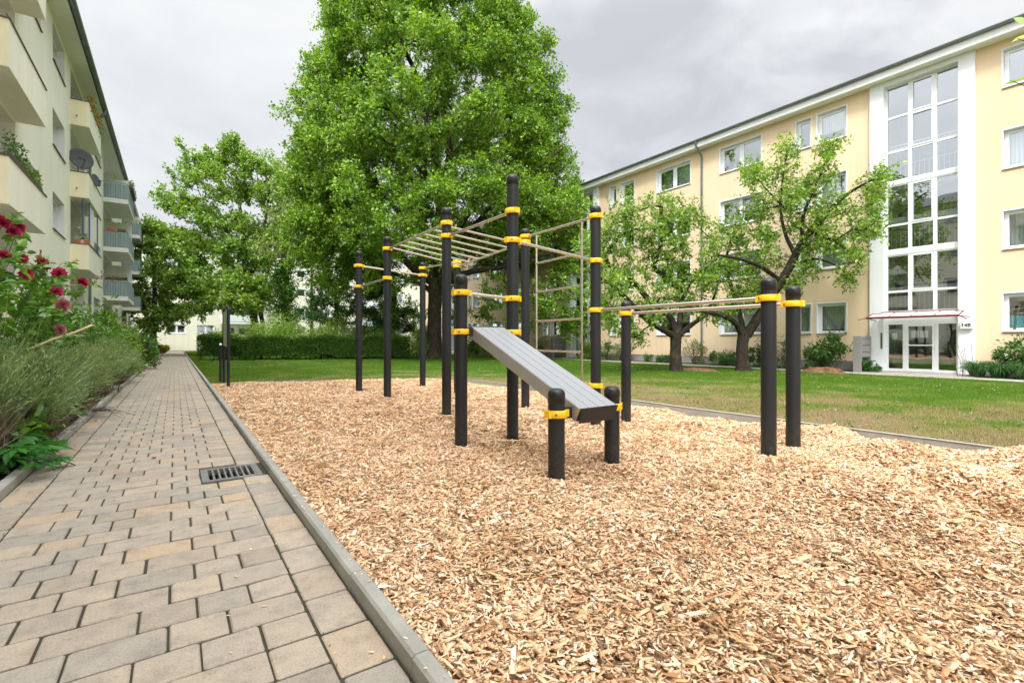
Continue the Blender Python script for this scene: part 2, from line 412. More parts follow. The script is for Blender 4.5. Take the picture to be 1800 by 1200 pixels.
def leaf_geo(P, D, Nn, L, W, fold=.18, detail=False, bend=.15):
    """leaf blades: P base points, D axis, Nn normals, lengths L, widths W -> verts, quads"""
    D = unit(D); S = unit(np.cross(D, Nn)); Nn = unit(np.cross(S, D)); n = len(P)
    L = np.broadcast_to(L, (n,))[:, None]; W = np.broadcast_to(W, (n,))[:, None]
    if not detail:
        V = np.stack([P, P + D * L * .48 + S * W * .5 + Nn * W * fold, P + D * L - Nn * L * bend, P + D * L * .48 - S * W * .5 + Nn * W * fold], 1)
        F = np.arange(n * 4).reshape(n, 4)
        return V.reshape(-1, 3), F
    tip = P + D * L - Nn * L * bend
    V = np.stack([P, P + D * L * .30 + S * W * .46 + Nn * W * fold, P + D * L * .68 + S * W * .38 + Nn * (W * fold - L * bend * .4), tip,
                  P + D * L * .68 - S * W * .38 + Nn * (W * fold - L * bend * .4), P + D * L * .30 - S * W * .46 + Nn * W * fold,
                  P + D * L * .5 - Nn * L * bend * .2], 1)
    b = np.arange(n)[:, None] * 7
    F = np.concatenate([b + np.array([[0, 1, 2, 6]]), b + np.array([[6, 2, 3, 4]]), b + np.array([[0, 6, 4, 5]])], 0)
    return V.reshape(-1, 3), F
def ribbons(P0, P1, P2, W, name, mats, parent=None, k=4, **props):
    """thin curved strips through three points (quadratic), width W at the base tapering to the tip"""
    n = len(P0); ts = np.linspace(0, 1, k + 1)
    W = np.broadcast_to(W, (n,))
    side = unit(np.cross(P2 - P0, RNG.normal(size=(n, 3))))
    rows = []
    for t in ts:
        c = P0 * (1 - t) ** 2 + P1 * 2 * t * (1 - t) + P2 * t * t
        w = (W * (1 - .85 * t))[:, None] * .5
        rows += [c - side * w, c + side * w]
    V = np.stack(rows, 1); m = 2 * (k + 1)
    b = np.arange(n)[:, None] * m
    F = np.concatenate([b + np.array([[2 * i, 2 * i + 1, 2 * i + 3, 2 * i + 2]]) for i in range(k)], 0)
    return V.reshape(-1, 3), F

# ------------------------------------------------------------------ trees
def bez(a, b, c, n):
    t = np.linspace(0, 1, n)[:, None]
    return a * (1 - t) ** 2 + b * 2 * t * (1 - t) + c * t * t
def smooth_path(pts, step=.35):
    """Catmull-Rom through (x,y,z,r) rows"""
    p = np.array([list(q) for q in pts], float); out = []
    P = np.vstack([2 * p[0] - p[1], p, 2 * p[-1] - p[-2]])
    for i in range(1, len(P) - 2):
        a, b, c, d = P[i - 1], P[i], P[i + 1], P[i + 2]
        k = max(2, int(np.linalg.norm(c[:3] - b[:3]) / step))
        for t in np.linspace(0, 1, k, endpoint=False):
            out.append(.5 * ((2 * b) + (-a + c) * t + (2 * a - 5 * b + 4 * c - d) * t * t + (-a + 3 * b - 3 * c + d) * t ** 3))
    out.append(p[-1]); o = np.array(out); o[:, 3] = np.maximum(o[:, 3], .006); return o
def make_tree(name, label, base, limbs, centers, leaf_m, bark_m, per=150, cs=.7, leaf=(.10, .06), twigs=5, tip=.012, group=None,
              up=.35, sag=.12, jitter=.16, extra=None, cat='tree', wob=.03):
    root = thing(name, label, cat, base, group)
    tb = MB(); nodes = []; par = []
    for li, l in enumerate(limbs):
        l = np.array(l, float)
        l[1:, :3] += RNG.normal(size=(len(l) - 1, 3)) * l[1:, 3:4] * wob
        tb.tube(l[:, :3], list(l[:, 3]), 14 if l[0, 3] > .18 else 8, 0, False)
        nodes += list(l[:, :3])
    nfix = len(nodes); NP = np.zeros((nfix + len(centers) * 16, 3)); NP[:nfix] = nodes; n = nfix
    par = [-1] * nfix; C = np.array(centers, float)
    dmin = np.array([np.min(np.linalg.norm(NP[:nfix] - c, axis=1)) for c in C]); order = np.argsort(dmin)
    paths = []; trunk_xy = np.array(base[:2])
    for ci in order:
        c = C[ci]; d = c - NP[:n]; dist = np.linalg.norm(d, axis=1)
        cost = dist + .55 * np.maximum(0, -d[:, 2]) + .35 * np.maximum(0, np.linalg.norm(NP[:n, :2] - trunk_xy, axis=1) - np.linalg.norm(c[:2] - trunk_xy))
        j = int(np.argmin(cost)); L = dist[j]; k = int(min(14, max(2, L / .55)))
        mid = (NP[j] + c) / 2 + RNG.normal(size=3) * L * .10 + np.array((0, 0, sag * L))
        path = bez(NP[j], mid, c, k + 1); path[1:-1] += RNG.normal(size=(k - 1, 3)) * min(.05, L * .03)
        ids = [j]
        for q in path[1:]:
            NP[n] = q; par.append(ids[-1]); ids.append(n); n += 1
        paths.append(ids)
    cnt = np.zeros(n); 
    for ids in paths: cnt[ids[-1]] += 1
    for i in range(n - 1, nfix - 1, -1):
        if par[i] >= 0: cnt[par[i]] += cnt[i]
    for ids in paths:
        r = [tip * max(1, cnt[i]) ** .5 for i in ids]; r[0] = min(r[0], r[1] * 1.25)
        tb.tube([NP[i] for i in ids], r, 6 if r[0] > .05 else 4, 0, False)
    nc = len(C); TD = rand_dirs(nc * twigs, up).reshape(nc, twigs, 3)
    TL = cs * RNG.uniform(.6, 1.15, (nc, twigs))
    # twigs as thin three-sided strips
    for i in range(nc):
        for j in range(twigs):
            e = C[i] + TD[i, j] * TL[i, j]
            tb.tube([C[i], (C[i] + e) / 2 + RNG.normal(size=3) * cs * .08, e], [tip * .8, tip * .6, tip * .3], 3, 0, False)
    trunk = tb.build('trunk', bark_m, root, recalc=False)
    ti = RNG.integers(0, twigs, (nc, per)); t = RNG.uniform(.1, 1.1, (nc, per)) ** .8
    ii = np.arange(nc)[:, None].repeat(per, 1)
    P = C[ii] + TD[ii, ti] * (TL[ii, ti] * t)[..., None] + RNG.normal(size=(nc, per, 3)) * cs * jitter
    P = P.reshape(-1, 3); D = (TD[ii, ti].reshape(-1, 3) * .7 + RNG.normal(size=P.shape) * .7); D[:, 2] -= .15
    Nn = rand_dirs(len(P), 1.0); s = RNG.uniform(.65, 1.25, len(P))
    V, Fq = leaf_geo(P, D, Nn, leaf[0] * s, leaf[1] * s)
    np_mesh('crown', V, Fq, leaf_m, root)
    return root
def limb(pts, step=.35): return smooth_path(pts, step)
def px_limb(lst, d0):
    """(px, py, depth offset, radius) rows -> xyzr rows"""
    return smooth_path([(*at(a, b, d0 + dd), r) for a, b, dd, r in lst])

def make_shrub(name, label, base, rx, ry, h, n, leaf, mat, stems=14, group=None, stem_m=None, lo=.15, cat='shrub', round_top=1., detail=False, flowers=None, lumps=9):
    root = thing(name, label, cat, base, group)
    b = np.array(base, float); sm = MB(); tips = []
    for i in range(stems):
        a = RNG.uniform(0, 2 * PI); q = RNG.uniform(.2, .95)
        e = b + np.array((math.cos(a) * rx * q, math.sin(a) * ry * q, h * (RNG.uniform(.6, 1.) * math.sqrt(max(.05, 1 - round_top * .75 * q * q)))))
        s0 = b + np.array((math.cos(a) * rx * .12, math.sin(a) * ry * .12, -.02))
        m = (s0 + e) / 2 + np.array((-math.cos(a) * rx * .12, -math.sin(a) * ry * .12, h * .12))
        pth = bez(s0, m, e, 6); tips.append(pth)
        sm.tube(pth, list(np.linspace(.012, .004, 6) * (1 + h * .3)), 4, 0, False)
    sm.build('stem', stem_m or M['twig'], root, recalc=False)
    # clumped foliage: lumps on the shell plus leaves along the stems
    lc = []; lr = []
    for i in range(lumps):
        a = RNG.uniform(0, 2 * PI); q = math.sqrt(RNG.uniform(.0, 1)); zz = RNG.uniform(lo, 1) * math.sqrt(max(.08, 1 - round_top * .8 * q * q))
        lc.append(b + np.array((math.cos(a) * rx * q * .82, math.sin(a) * ry * q * .82, h * zz * .88))); lr.append(RNG.uniform(.25, .45) * min(rx, h, ry * 1.5))
    lc = np.array(lc); lr = np.array(lr); k = RNG.integers(0, lumps, n)
    P = lc[k] + rand_dirs(n) * (lr[k] * RNG.uniform(.25, 1, n) ** .5)[:, None]
    ns = n // 3; tp = np.array(tips); si = RNG.integers(0, stems, ns); tj = RNG.integers(2, 6, ns)
    P[:ns] = tp[si, tj] + RNG.normal(size=(ns, 3)) * .07 * max(rx, h)
    P[:, 2] = np.maximum(P[:, 2], b[2] + .03)
    D = unit(P - (b + np.array((0, 0, h * .35)))) * .6 + RNG.normal(size=P.shape) * .6
    s = RNG.uniform(.6, 1.25, n)
    V, Fq = leaf_geo(P, D, rand_dirs(n, 1.2), leaf[0] * s, leaf[1] * s, detail=detail)
    np_mesh('foliage', V, Fq, mat, root)
    if flowers:
        fm, fn, fs = flowers
        k = RNG.integers(0, len(lc), fn); C = lc[k] + unit(rand_dirs(fn, .8)) * lr[k][:, None] * .95
        PP = C.repeat(14, 0); DD = rand_dirs(len(PP), .2)
        V, Fq = leaf_geo(PP, DD, rand_dirs(len(PP), 1), fs, fs * .7)
        np_mesh('blossom', V, Fq, fm, root)
    return root

# ------------------------------------------------------------------ ground, path, kerbs
def fbm(x, y, s=1., seed=0):
    r = np.zeros_like(x, dtype=float)
    for i, (f, a) in enumerate(((1, 1), (2.1, .5), (4.3, .25))):
        p = seed * 1.7 + i * 2.3
        r += a * (np.sin(x * f * s * 1.3 + p + 1.7 * np.sin(y * f * s * .9 + p)) * np.cos(y * f * s * 1.1 - p * .7 + 1.3 * np.sin(x * f * s * .7)))
    return r
CH_X0, CH_X1 = .80, 7.44
def chip_h(x, y):
    """height of the chip surface: raked unevenly, heaped here and there, hollow by the far kerb"""
    h = .012 + .030 * fbm(x, y, .9, 1) + .017 * fbm(x, y, 2.6, 4)
    h += .05 * np.clip((y - 7) / 3, 0, 1)
    g = lambda cx, cy, r: np.exp(-(((x - cx) ** 2 + (y - cy) ** 2) / r ** 2))
    h += -.30 * g(7.5, 2.05, .52) + .12 * g(6.9, 3.2, .7) + .15 * g(6.9, .95, .5) + .13 * g(6.3, 1.9, .5) - .17 * g(4.85, .85, .33) + .15 * g(5.4, 1.25, .45)
    h += .10 * g(4.6, 1.9, .55) + .12 * g(6.2, .75, .5) - .09 * g(5.6, 1.75, .3) + .06 * g(2.2, 1.2, .5) - .05 * g(2.9, .9, .35) + .07 * g(4.3, 1.3, .5) - .05 * g(3.3, 4.3, .9) - .05 * g(2.9, 2.9, .55) + .05 * g(5.6, 2.3, .35) - .04 * g(3.6, 5.2, .6)
    for qx, qy in ((3.57, 11.49), (3.57, 9.62), (3.57, 6.98), (3.57, 5.13), (5.2, 11.5), (5.2, 9.65), (5.2, 7.07), (5.09, 5.17), (2.84, 5.17), (2.81, 3.35), (3.57, 3.4), (5.1, 2.64), (5.75, 5.18), (5.75, 2.7)):
        dq = np.sqrt((x - qx) ** 2 + (y - qy) ** 2); h += .032 * np.exp(-((dq - .22) / .09) ** 2) * (.6 + .6 * np.sin(np.arctan2(y - qy, x - qx) * 2 + qx * 7)) - .02 * np.exp(-(dq / .14) ** 2)
    far = np.interp(x, [k[0] for k in KERB[:7]], [k[1] for k in KERB[:7]]) - y
    h -= .11 * np.clip(1 - (7.5 - x) / 1.0, 0, 1) * (y > 2.9) + .06 * np.clip(1 - far / .8, 0, 1)
    edge = np.clip((x - CH_X0) / .25, 0, 1); return h * edge + (1 - edge) * .035
MBX = MB()
# lawn sheet to the horizon, with the places of path, chips and beds laid above it
MBX.box(-400, 400, -400, 500, -.82, -.80); MBX.build('ground', M['lawn'], kind='structure')
KERB = [(.80, 15.82), (2.22, 15.72), (3.55, 15.33), (4.96, 14.90), (6.30, 14.38), (7.05, 13.75), (7.42, 12.9), (7.50, 11.2), (7.52, 8.5), (7.48, 5.0), (7.52, 2.0), (7.55, -6.)]
def poly_sheet(name, pts, z, m, **p):
    b = MB(); b.add([(x, y, z) for x, y in pts], [tuple(range(len(pts)))]); return b.build(name, m, recalc=False, **p)
lw = [(.80, 66), (.80, 15.86)] + [(x + .03, y + .03) for x, y in KERB[1:]] + [(7.58, -30), (60, -30), (60, 90), (.80, 90)]
poly_sheet('lawn', lw, -.004, M['lawn'], kind='structure')
# the bed by the left house climbs gently to the wall
b = MB(); bx = [-1.205, -1.6, -2.2, -3.29]; bz = [-.01, .10, .22, .34]
for i in range(3):
    for j in range(35):
        y0, y1 = -4 + j * 2, -2 + j * 2
        b.quad((bx[i], y0, bz[i]), (bx[i + 1], y0, bz[i + 1]), (bx[i + 1], y1, bz[i + 1]), (bx[i], y1, bz[i]))
b.build('garden_bed', M['soil'], kind='structure')
poly_sheet('planting_strip', [(21.96, -14), (23.28, -14), (23.28, 52), (21.96, 52)], .006, M['soil'], kind='structure')
# block paved path: courses 217 mm deep between two single border courses
b = MB()
for q in ((-1.125, .725, -4, 5.065), (-1.125, .725, 5.565, 67), (-1.125, .195, 5.065, 5.565), (.675, .725, 5.065, 5.565)): b.quad((q[0], q[2], -.010), (q[1], q[2], -.010), (q[1], q[3], -.010), (q[0], q[3], -.010))
b.build('path_bedding', M['joint'], recalc=False, kind='structure')
pv = MB()
def paver(x0, x1, y0, y1):
    g = .0055; h_ = .0070; x0 += g; x1 -= g; y0 += h_; y1 -= h_
    c = random.uniform(.006, .015); e = .006; zt = random.uniform(-.0025, .0025)
    j = lambda: random.uniform(-.0025, .0025)
    x0 += j(); x1 += j(); y0 += j(); y1 += j()
    o = []; 
    for cx, cy, sx, sy, sw in ((x0, y0, 1, 1, 0), (x1, y0, -1, 1, 1), (x1, y1, -1, -1, 0), (x0, y1, 1, -1, 1)):
        k = c * random.uniform(.5, 1.3)
        a = [(cx, cy + sy * k), (cx + sx * k * .3, cy + sy * k * .3), (cx + sx * k, cy)]
        o += a[::-1] if sw else a
    mx, my = (x0 + x1) / 2, (y0 + y1) / 2; n = len(o)
    ins = [(x + (e if x < mx else -e), y + (e if y < my else -e)) for x, y in o]
    t = random.uniform(-.0025, .0025)
    vs = [(x, y, -.03) for x, y in o] + [(x, y, zt - .005) for x, y in o] + [(x, y, zt + (t if x > mx else -t)) for x, y in ins]
    fs = [(i, (i + 1) % n, n + (i + 1) % n, n + i) for i in range(n)] + [(n + i, n + (i + 1) % n, 2 * n + (i + 1) % n, 2 * n + i) for i in range(n)] + [tuple(range(2 * n, 3 * n))]
    pv.add(vs, fs)
LX, RX = -.90, .505
GR = (.19, .68, 5.06, 5.57)
def inside_grate(x0, x1, y0, y1): return x1 > GR[0] + .02 and x0 < GR[1] - .02 and y1 > GR[2] + .02 and y0 < GR[3] - .02
prev = set()
for r in range(-14, 300):
    y0 = 1.96 + .217 * r; x = LX; cur = set(); lens = []
    while x < RX - .05:
        left = round((RX - x) / .1095)
        opts = [2, 3] if left > 4 else ([left] if left <= 3 else [2])
        k = random.choice(opts)
        if (round((x - LX) / .1095) + k) in prev and left > 4: k = 5 - k
        x1 = x + k * .1095
        if abs(x1 - RX) < .06: x1 = RX
        if not inside_grate(x, x1, y0, y0 + .217): paver(x, x1, y0, y0 + .217)
        elif x < GR[0] - .06: paver(x, GR[0] - .004, y0, y0 + .217)
        elif x1 > GR[1] + .06: paver(GR[1] + .004, x1, y0, y0 + .217)
        cur.add(round((x1 - LX) / .1095)); x = x1
    prev = cur
for r in range(-9, 198):
    y0 = 1.84 + .3255 * r
    if not inside_grate(RX, .72, y0, y0 + .3255): paver(RX, .72, y0, y0 + .3255)
    elif y0 < GR[2] - .05: paver(RX, .72, y0, GR[2] - .004)
    elif y0 + .3255 > GR[3] + .05: paver(RX, .72, GR[3] + .004, y0 + .3255)
    paver(-1.12, LX, y0 + .1, y0 + .4255)
pv.build('path', M['paver'], recalc=False, kind='structure')
def kerb_run(name, pts, w, zt, zb, m, L=1.0, gap=.004):
    """edging stones one after the other along a polyline; w is the thickness to the left of it"""
    b = MB()
    for (xa, ya), (xb, yb) in zip(pts[:-1], pts[1:]):
        D = Vector((xb - xa, yb - ya, 0)); l = D.length; D /= l; Sd = Vector((-D.y, D.x, 0)); k = max(1, round(l / L))
        for i in range(k):
            p = Vector((xa, ya, 0)) + D * (l * i / k + gap / 2); q = Vector((xa, ya, 0)) + D * (l * (i + 1) / k - gap / 2)
            z = zt + random.uniform(-.004, .004); e = .012; dj = random.uniform(-.003, .003)
            p += Sd * dj; q += Sd * dj
            pr = [(0, zb), (0, z - e), (e, z), (w - e, z), (w, z - e), (w, zb)]
            vs = [(*(P + Sd * a).xy, zz) for P in (p, q) for a, zz in pr]
            b.add(vs, [(i2, i2 + 1, i2 + 7, i2 + 6) for i2 in range(5)] + [tuple(range(6))[::-1], tuple(range(6, 12))])
    return b.build(name, m, kind='structure')
kerb_run('path_kerb', [(.80, -4.2), (.80, 1.7), (.80, 3.26), (.80, 4.4), (.80, 66)], .075, .072, -.25, M['kerb'])
kerb_run('bed_kerb', [(-1.125, -4), (-1.125, 14.6)], .08, .08, -.25, M['kerb_old'])
kerb_run('bed_kerb', [(-1.125, 16.2), (-1.125, 62)], .08, .07, -.25, M['kerb_old'])
kerb_run('chip_kerb', KERB[::-1], -.06, .055, -.5, M['kerb'])
poly_sheet('walkway', [(21.02, -14), (21.94, -14), (21.94, 52), (21.02, 52)], .004, M['slab'], kind='structure')
kerb_run('walkway_kerb', [(21.0, -14), (21.0, 52)], .05, .015, -.2, M['kerb_old'])
for y in (6.3, 24.9, 43.5): poly_sheet('entrance_paving', [(21.95, y - 1.75), (23.14, y - 1.75), (23.14, y + 1.75), (21.95, y + 1.75)], .010, M['slab'], kind='structure')
# a cross path of old slabs at the end of the path and a stone step beside the bed
b = MB(); b.box(-4, 6, 66.2, 67.2, -.2, .10); b.build('step', M['kerb_old'], kind='structure')
b = MB(); b.box(-2.0, -1.21, 15.3, 16.1, -.1, .085); b.build('stone_slab', M['kerb_old'], kind='structure')

# drain grate
dg = thing('drain_grate', 'cast iron drain grate with slots set in the block paving by the kerb', 'drain', (.435, 5.31, 0))
b = MB(); x0, x1, y0, y1 = GR
b.box(x0 + .005, x1 - .005, y0 + .005, y0 + .05, -.06, .002); b.box(x0 + .005, x1 - .005, y1 - .05, y1 - .005, -.06, .002)
b.box(x0 + .005, x0 + .05, y0 + .05, y1 - .05, -.06, .002); b.box(x1 - .05, x1 - .005, y0 + .05, y1 - .05, -.06, .002)
M['iron'] = m_plain('worn_cast_iron', (.20, .19, .18), .65, .35, var=.25, scale=20, bmp=.4, bscale=120)
b.build('frame', M['iron'], dg, bevel=.004)
b = MB(); n = 8; wv = (x1 - x0 - .11) / n
for i in range(n + 1):
    xc = x0 + .055 + wv * i; 
    b.box(xc - .009, xc + .009, y0 + .052, y1 - .052, -.05, -.001)
b.build('grating', M['iron'], dg, bevel=.003)
b = MB(); b.quad((x0 + .01, y0 + .01, -.4), (x1 - .01, y0 + .01, -.4), (x1 - .01, y1 - .01, -.4), (x0 + .01, y1 - .01, -.4))
b.box(x0 + .005, x0 + .012, y0 + .01, y1 - .01, -.4, -.06); b.box(x1 - .012, x1 - .005, y0 + .01, y1 - .01, -.4, -.06)
b.build('pit', M['dark_gap'], dg, recalc=False)

# ------------------------------------------------------------------ wood chips
xs = np.linspace(CH_X0, 7.50, 135); ys = np.linspace(-3.0, 15.8, 376)
def in_chips(x, y):
    ymax = np.interp(x, [k[0] for k in KERB[:6]], [k[1] for k in KERB[:6]])
    ymax = np.where(x > 7.05, np.interp(x, [7.05, 7.42, 7.5], [13.75, 12.9, 11.2]), ymax)
    return (x > CH_X0) & (x < 7.47) & (y < ymax - .02)
gx, gy = np.meshgrid(xs, ys); gz = chip_h(gx, gy) - .018
V = np.stack([gx, gy, gz], -1).reshape(-1, 3); i = np.arange(len(ys) - 1)[:, None] * len(xs) + np.arange(len(xs) - 1)[None]
i = i.ravel(); F = np.stack([i, i + 1, i + 1 + len(xs), i + len(xs)], 1)
cc = V[F].mean(1); F = F[in_chips(cc[:, 0], cc[:, 1] )]
np_mesh('chip_bed', V, F, M['chipbed'], smooth=True, kind='structure')
def chips(n, dmin, dmax, ls, thick, lift, rim=False):
    P = np.stack([RNG.uniform(CH_X0 - .02, 7.47, n * 8), RNG.uniform(-3.0, 15.8, n * 8)], 1)
    d = P[:, 0] * SA + P[:, 1] * CA; l = P[:, 0] * CA - P[:, 1] * SA
    k = (d > dmin) & (d < dmax) & ((np.abs(l) < d * 1.10 + .5) != rim) & in_chips(P[:, 0], P[:, 1]); P = P[k][:n]; n = len(P)
    if not n: return None
    z = chip_h(P[:, 0], P[:, 1]) + RNG.uniform(-.012, lift, n)
    L = np.exp(RNG.normal(math.log(ls), .5, n)); W = np.clip(L * RNG.uniform(.16, .55, n), .004, .026); T = thick * RNG.uniform(.4, 1.4, n)
    a = RNG.uniform(0, 2 * PI, n); tl = RNG.normal(0, .26, n); ro = RNG.normal(0, .34, n)
    D = np.stack([np.cos(a) * np.cos(tl), np.sin(a) * np.cos(tl), np.sin(tl)], 1)
    S = np.stack([-np.sin(a) * np.cos(ro), np.cos(a) * np.cos(ro), np.sin(ro)], 1); U = unit(np.cross(D, S)); S = np.cross(U, D)
    C = np.concatenate([P, z[:, None]], 1)
    V = []
    for su in (-1, 1):
        for sd, ss in ((-1, -1), (1, -1), (1, 1), (-1, 1)):
            kx = RNG.uniform(.55, 1.08, n); ky = RNG.uniform(.2, 1.05, n)
            V.append(C + D * (sd * kx * L / 2)[:, None] + S * (ss * ky * W / 2)[:, None] + U * (su * T / 2)[:, None])
    V = np.stack(V, 1)
    b = np.arange(n)[:, None] * 8
    f = np.array([(4, 5, 6, 7), (0, 1, 5, 4), (1, 2, 6, 5), (2, 3, 7, 6), (3, 0, 4, 7)])
    F = (b[:, None, :] + f[None]).reshape(-1, 4)
    return V.reshape(-1, 3), F
CH = [chips(115000, .3, 3.3, .029, .0028, .020), chips(140000, 3.3, 6.5, .033, .0038, .022), chips(90000, 6.5, 16.5, .052, .005, .022), chips(45000, -3, 6., .040, .004, .022, True)]
vo = 0; Vs = []; Fs = []
for c in CH:
    Vs.append(c[0]); Fs.append(c[1] + vo); vo += len(c[0])
np_mesh('wood_chips', np.concatenate(Vs), np.concatenate(Fs), M['chip'], kind='stuff')
# strays on kerb and paving
n = 260; px_ = .70 - np.abs(RNG.normal(0, .28, n)); py_ = RNG.uniform(1.2, 16, n); px_[:90] = RNG.uniform(.73, .80, 90)
L = RNG.uniform(.012, .035, n); a = RNG.uniform(0, PI, n); D = np.stack([np.cos(a), np.sin(a), np.zeros(n)], 1)
P = np.stack([px_, py_, np.where(px_ > .722, .079, .005)], 1)
V, F = leaf_geo(P, D, np.tile((0, 0, 1.), (n, 1)), L, L * .35, fold=.1, bend=0)
np_mesh('stray_chips', V, F, M['chip'], kind='stuff')

# ------------------------------------------------------------------ grass
def grass(n, xr, yr, h, w, keep):
    P = np.stack([RNG.uniform(*xr, n), RNG.uniform(*yr, n)], 1)
    d = depth(P[:, 0], P[:, 1]); l = P[:, 0] * CA - P[:, 1] * SA
    P = P[keep(P[:, 0], P[:, 1]) & (d > 1) & (np.abs(l) < d * 1.5 + 3)]; n = len(P)
    H = h * RNG.uniform(.45, 1.3, n) * (.75 + .35 * fbm(P[:, 0], P[:, 1], .8, 2))
    H = np.maximum(H, .012)
    a = RNG.uniform(0, 2 * PI, n); lean = RNG.uniform(.1, .9, n)
    D = np.stack([np.cos(a), np.sin(a), np.zeros(n)], 1); S = np.stack([-np.sin(a), np.cos(a), np.zeros(n)], 1) * (w * RNG.uniform(.6, 1.3, n))[:, None]
    B = np.concatenate([P, np.full((n, 1), -.006)], 1); T = B + D * (H * lean)[:, None]; T[:, 2] += H
    V = np.stack([B - S, B + S, T], 1).reshape(-1, 3); return V, np.arange(len(V)).reshape(-1, 3)
def lawn_ok(x, y):
    # right of the chip kerb, beyond its far end, short of the walkway and clear of the path kerb
    ymax = np.interp(x, [k[0] for k in KERB[:7]], [k[1] for k in KERB[:7]])
    return ((x > 7.54) | ((y > ymax + .03) & (x > .83))) & (x < 20.98) & (y < 66)
gr = [grass(60000, (7.5, 21), (-5, 0), .05, .006, lawn_ok), grass(230000, (7.5, 21), (0, 12), .050, .0045, lawn_ok), grass(190000, (.8, 21), (11, 26), .060, .006, lawn_ok),
      grass(110000, (.8, 21), (26, 64), .075, .010, lawn_ok), grass(26000, (.83, 1.6), (15.9, 50), .07, .006, lawn_ok),
      grass(9000, (7.52, 7.75), (0, 13), .06, .004, lawn_ok)]
vo = 0; Vs = []; Fs = []
for v, f in gr: Vs.append(v); Fs.append(f + vo); vo += len(v)
np_mesh('grass', np.concatenate(Vs), np.concatenate(Fs), M['blade'], kind='stuff')
n = 600; P = np.stack([RNG.uniform(7.8, 20.8, n), RNG.uniform(1, 24, n)], 1); k = P[:, 0].argsort(); Q = np.concatenate([P, np.full((n, 1), .015)], 1).repeat(9, 0)
Q[:, :2] += RNG.normal(size=(len(Q), 2)) * .03; Dq = rand_dirs(len(Q), .25); Dq[:, 2] = np.abs(Dq[:, 2]) * .7
V, F = leaf_geo(Q, Dq, rand_dirs(len(Q), 1.5), .05 * RNG.uniform(.5, 1.4, len(Q)), .02); np_mesh('lawn_weeds', V, F, M['shrubleaf'], kind='stuff')
n = 1500; P = np.stack([RNG.uniform(9, 20.8, n), RNG.uniform(2, 30, n)], 1)
P = P[(fbm(P[:, 0], P[:, 1], .5, 6) > .0)]; n = len(P); C = np.concatenate([P, RNG.uniform(.03, .06, (n, 1))], 1)
V, F = leaf_geo(C.repeat(2, 0), rand_dirs(2 * n), rand_dirs(2 * n, 1), .014, .013)
np_mesh('clover_blossom', V, F, M['daisy'], kind='stuff')

# ------------------------------------------------------------------ houses
def facade(mb, T, u0, u1, z0, z1, holes, mi=0, rev_mi=1, depth_r=.2):
    """wall skin with openings: holes (u0,u1,z0,z1[,depth]); reveals run inwards"""
    us = sorted(set([u0, u1] + [h[0] for h in holes] + [h[1] for h in holes])); zs = sorted(set([z0, z1] + [h[2] for h in holes] + [h[3] for h in holes]))
    us = [u for u in us if u0 <= u <= u1]; zs = [z for z in zs if z0 <= z <= z1]
    for i in range(len(us) - 1):
        for j in range(len(zs) - 1):
            uc, zc = (us[i] + us[i + 1]) / 2, (zs[j] + zs[j + 1]) / 2
            if any(h[0] < uc < h[1] and h[2] < zc < h[3] for h in holes): continue
            mb.add([T(us[i], 0, zs[j]), T(us[i + 1], 0, zs[j]), T(us[i + 1], 0, zs[j + 1]), T(us[i], 0, zs[j + 1])], [(0, 1, 2, 3)], mi)
    for h in holes:
        a, b_, c, d = h[:4]; D = -(h[4] if len(h) > 4 else depth_r); rm = h[5] if len(h) > 5 else rev_mi
        for p, q in (((a, c), (b_, c)), ((b_, c), (b_, d)), ((b_, d), (a, d)), ((a, d), (a, c))):
            mb.add([T(p[0], 0, p[1]), T(q[0], 0, q[1]), T(q[0], D, q[1]), T(p[0], D, p[1])], [(0, 1, 2, 3)], rm)
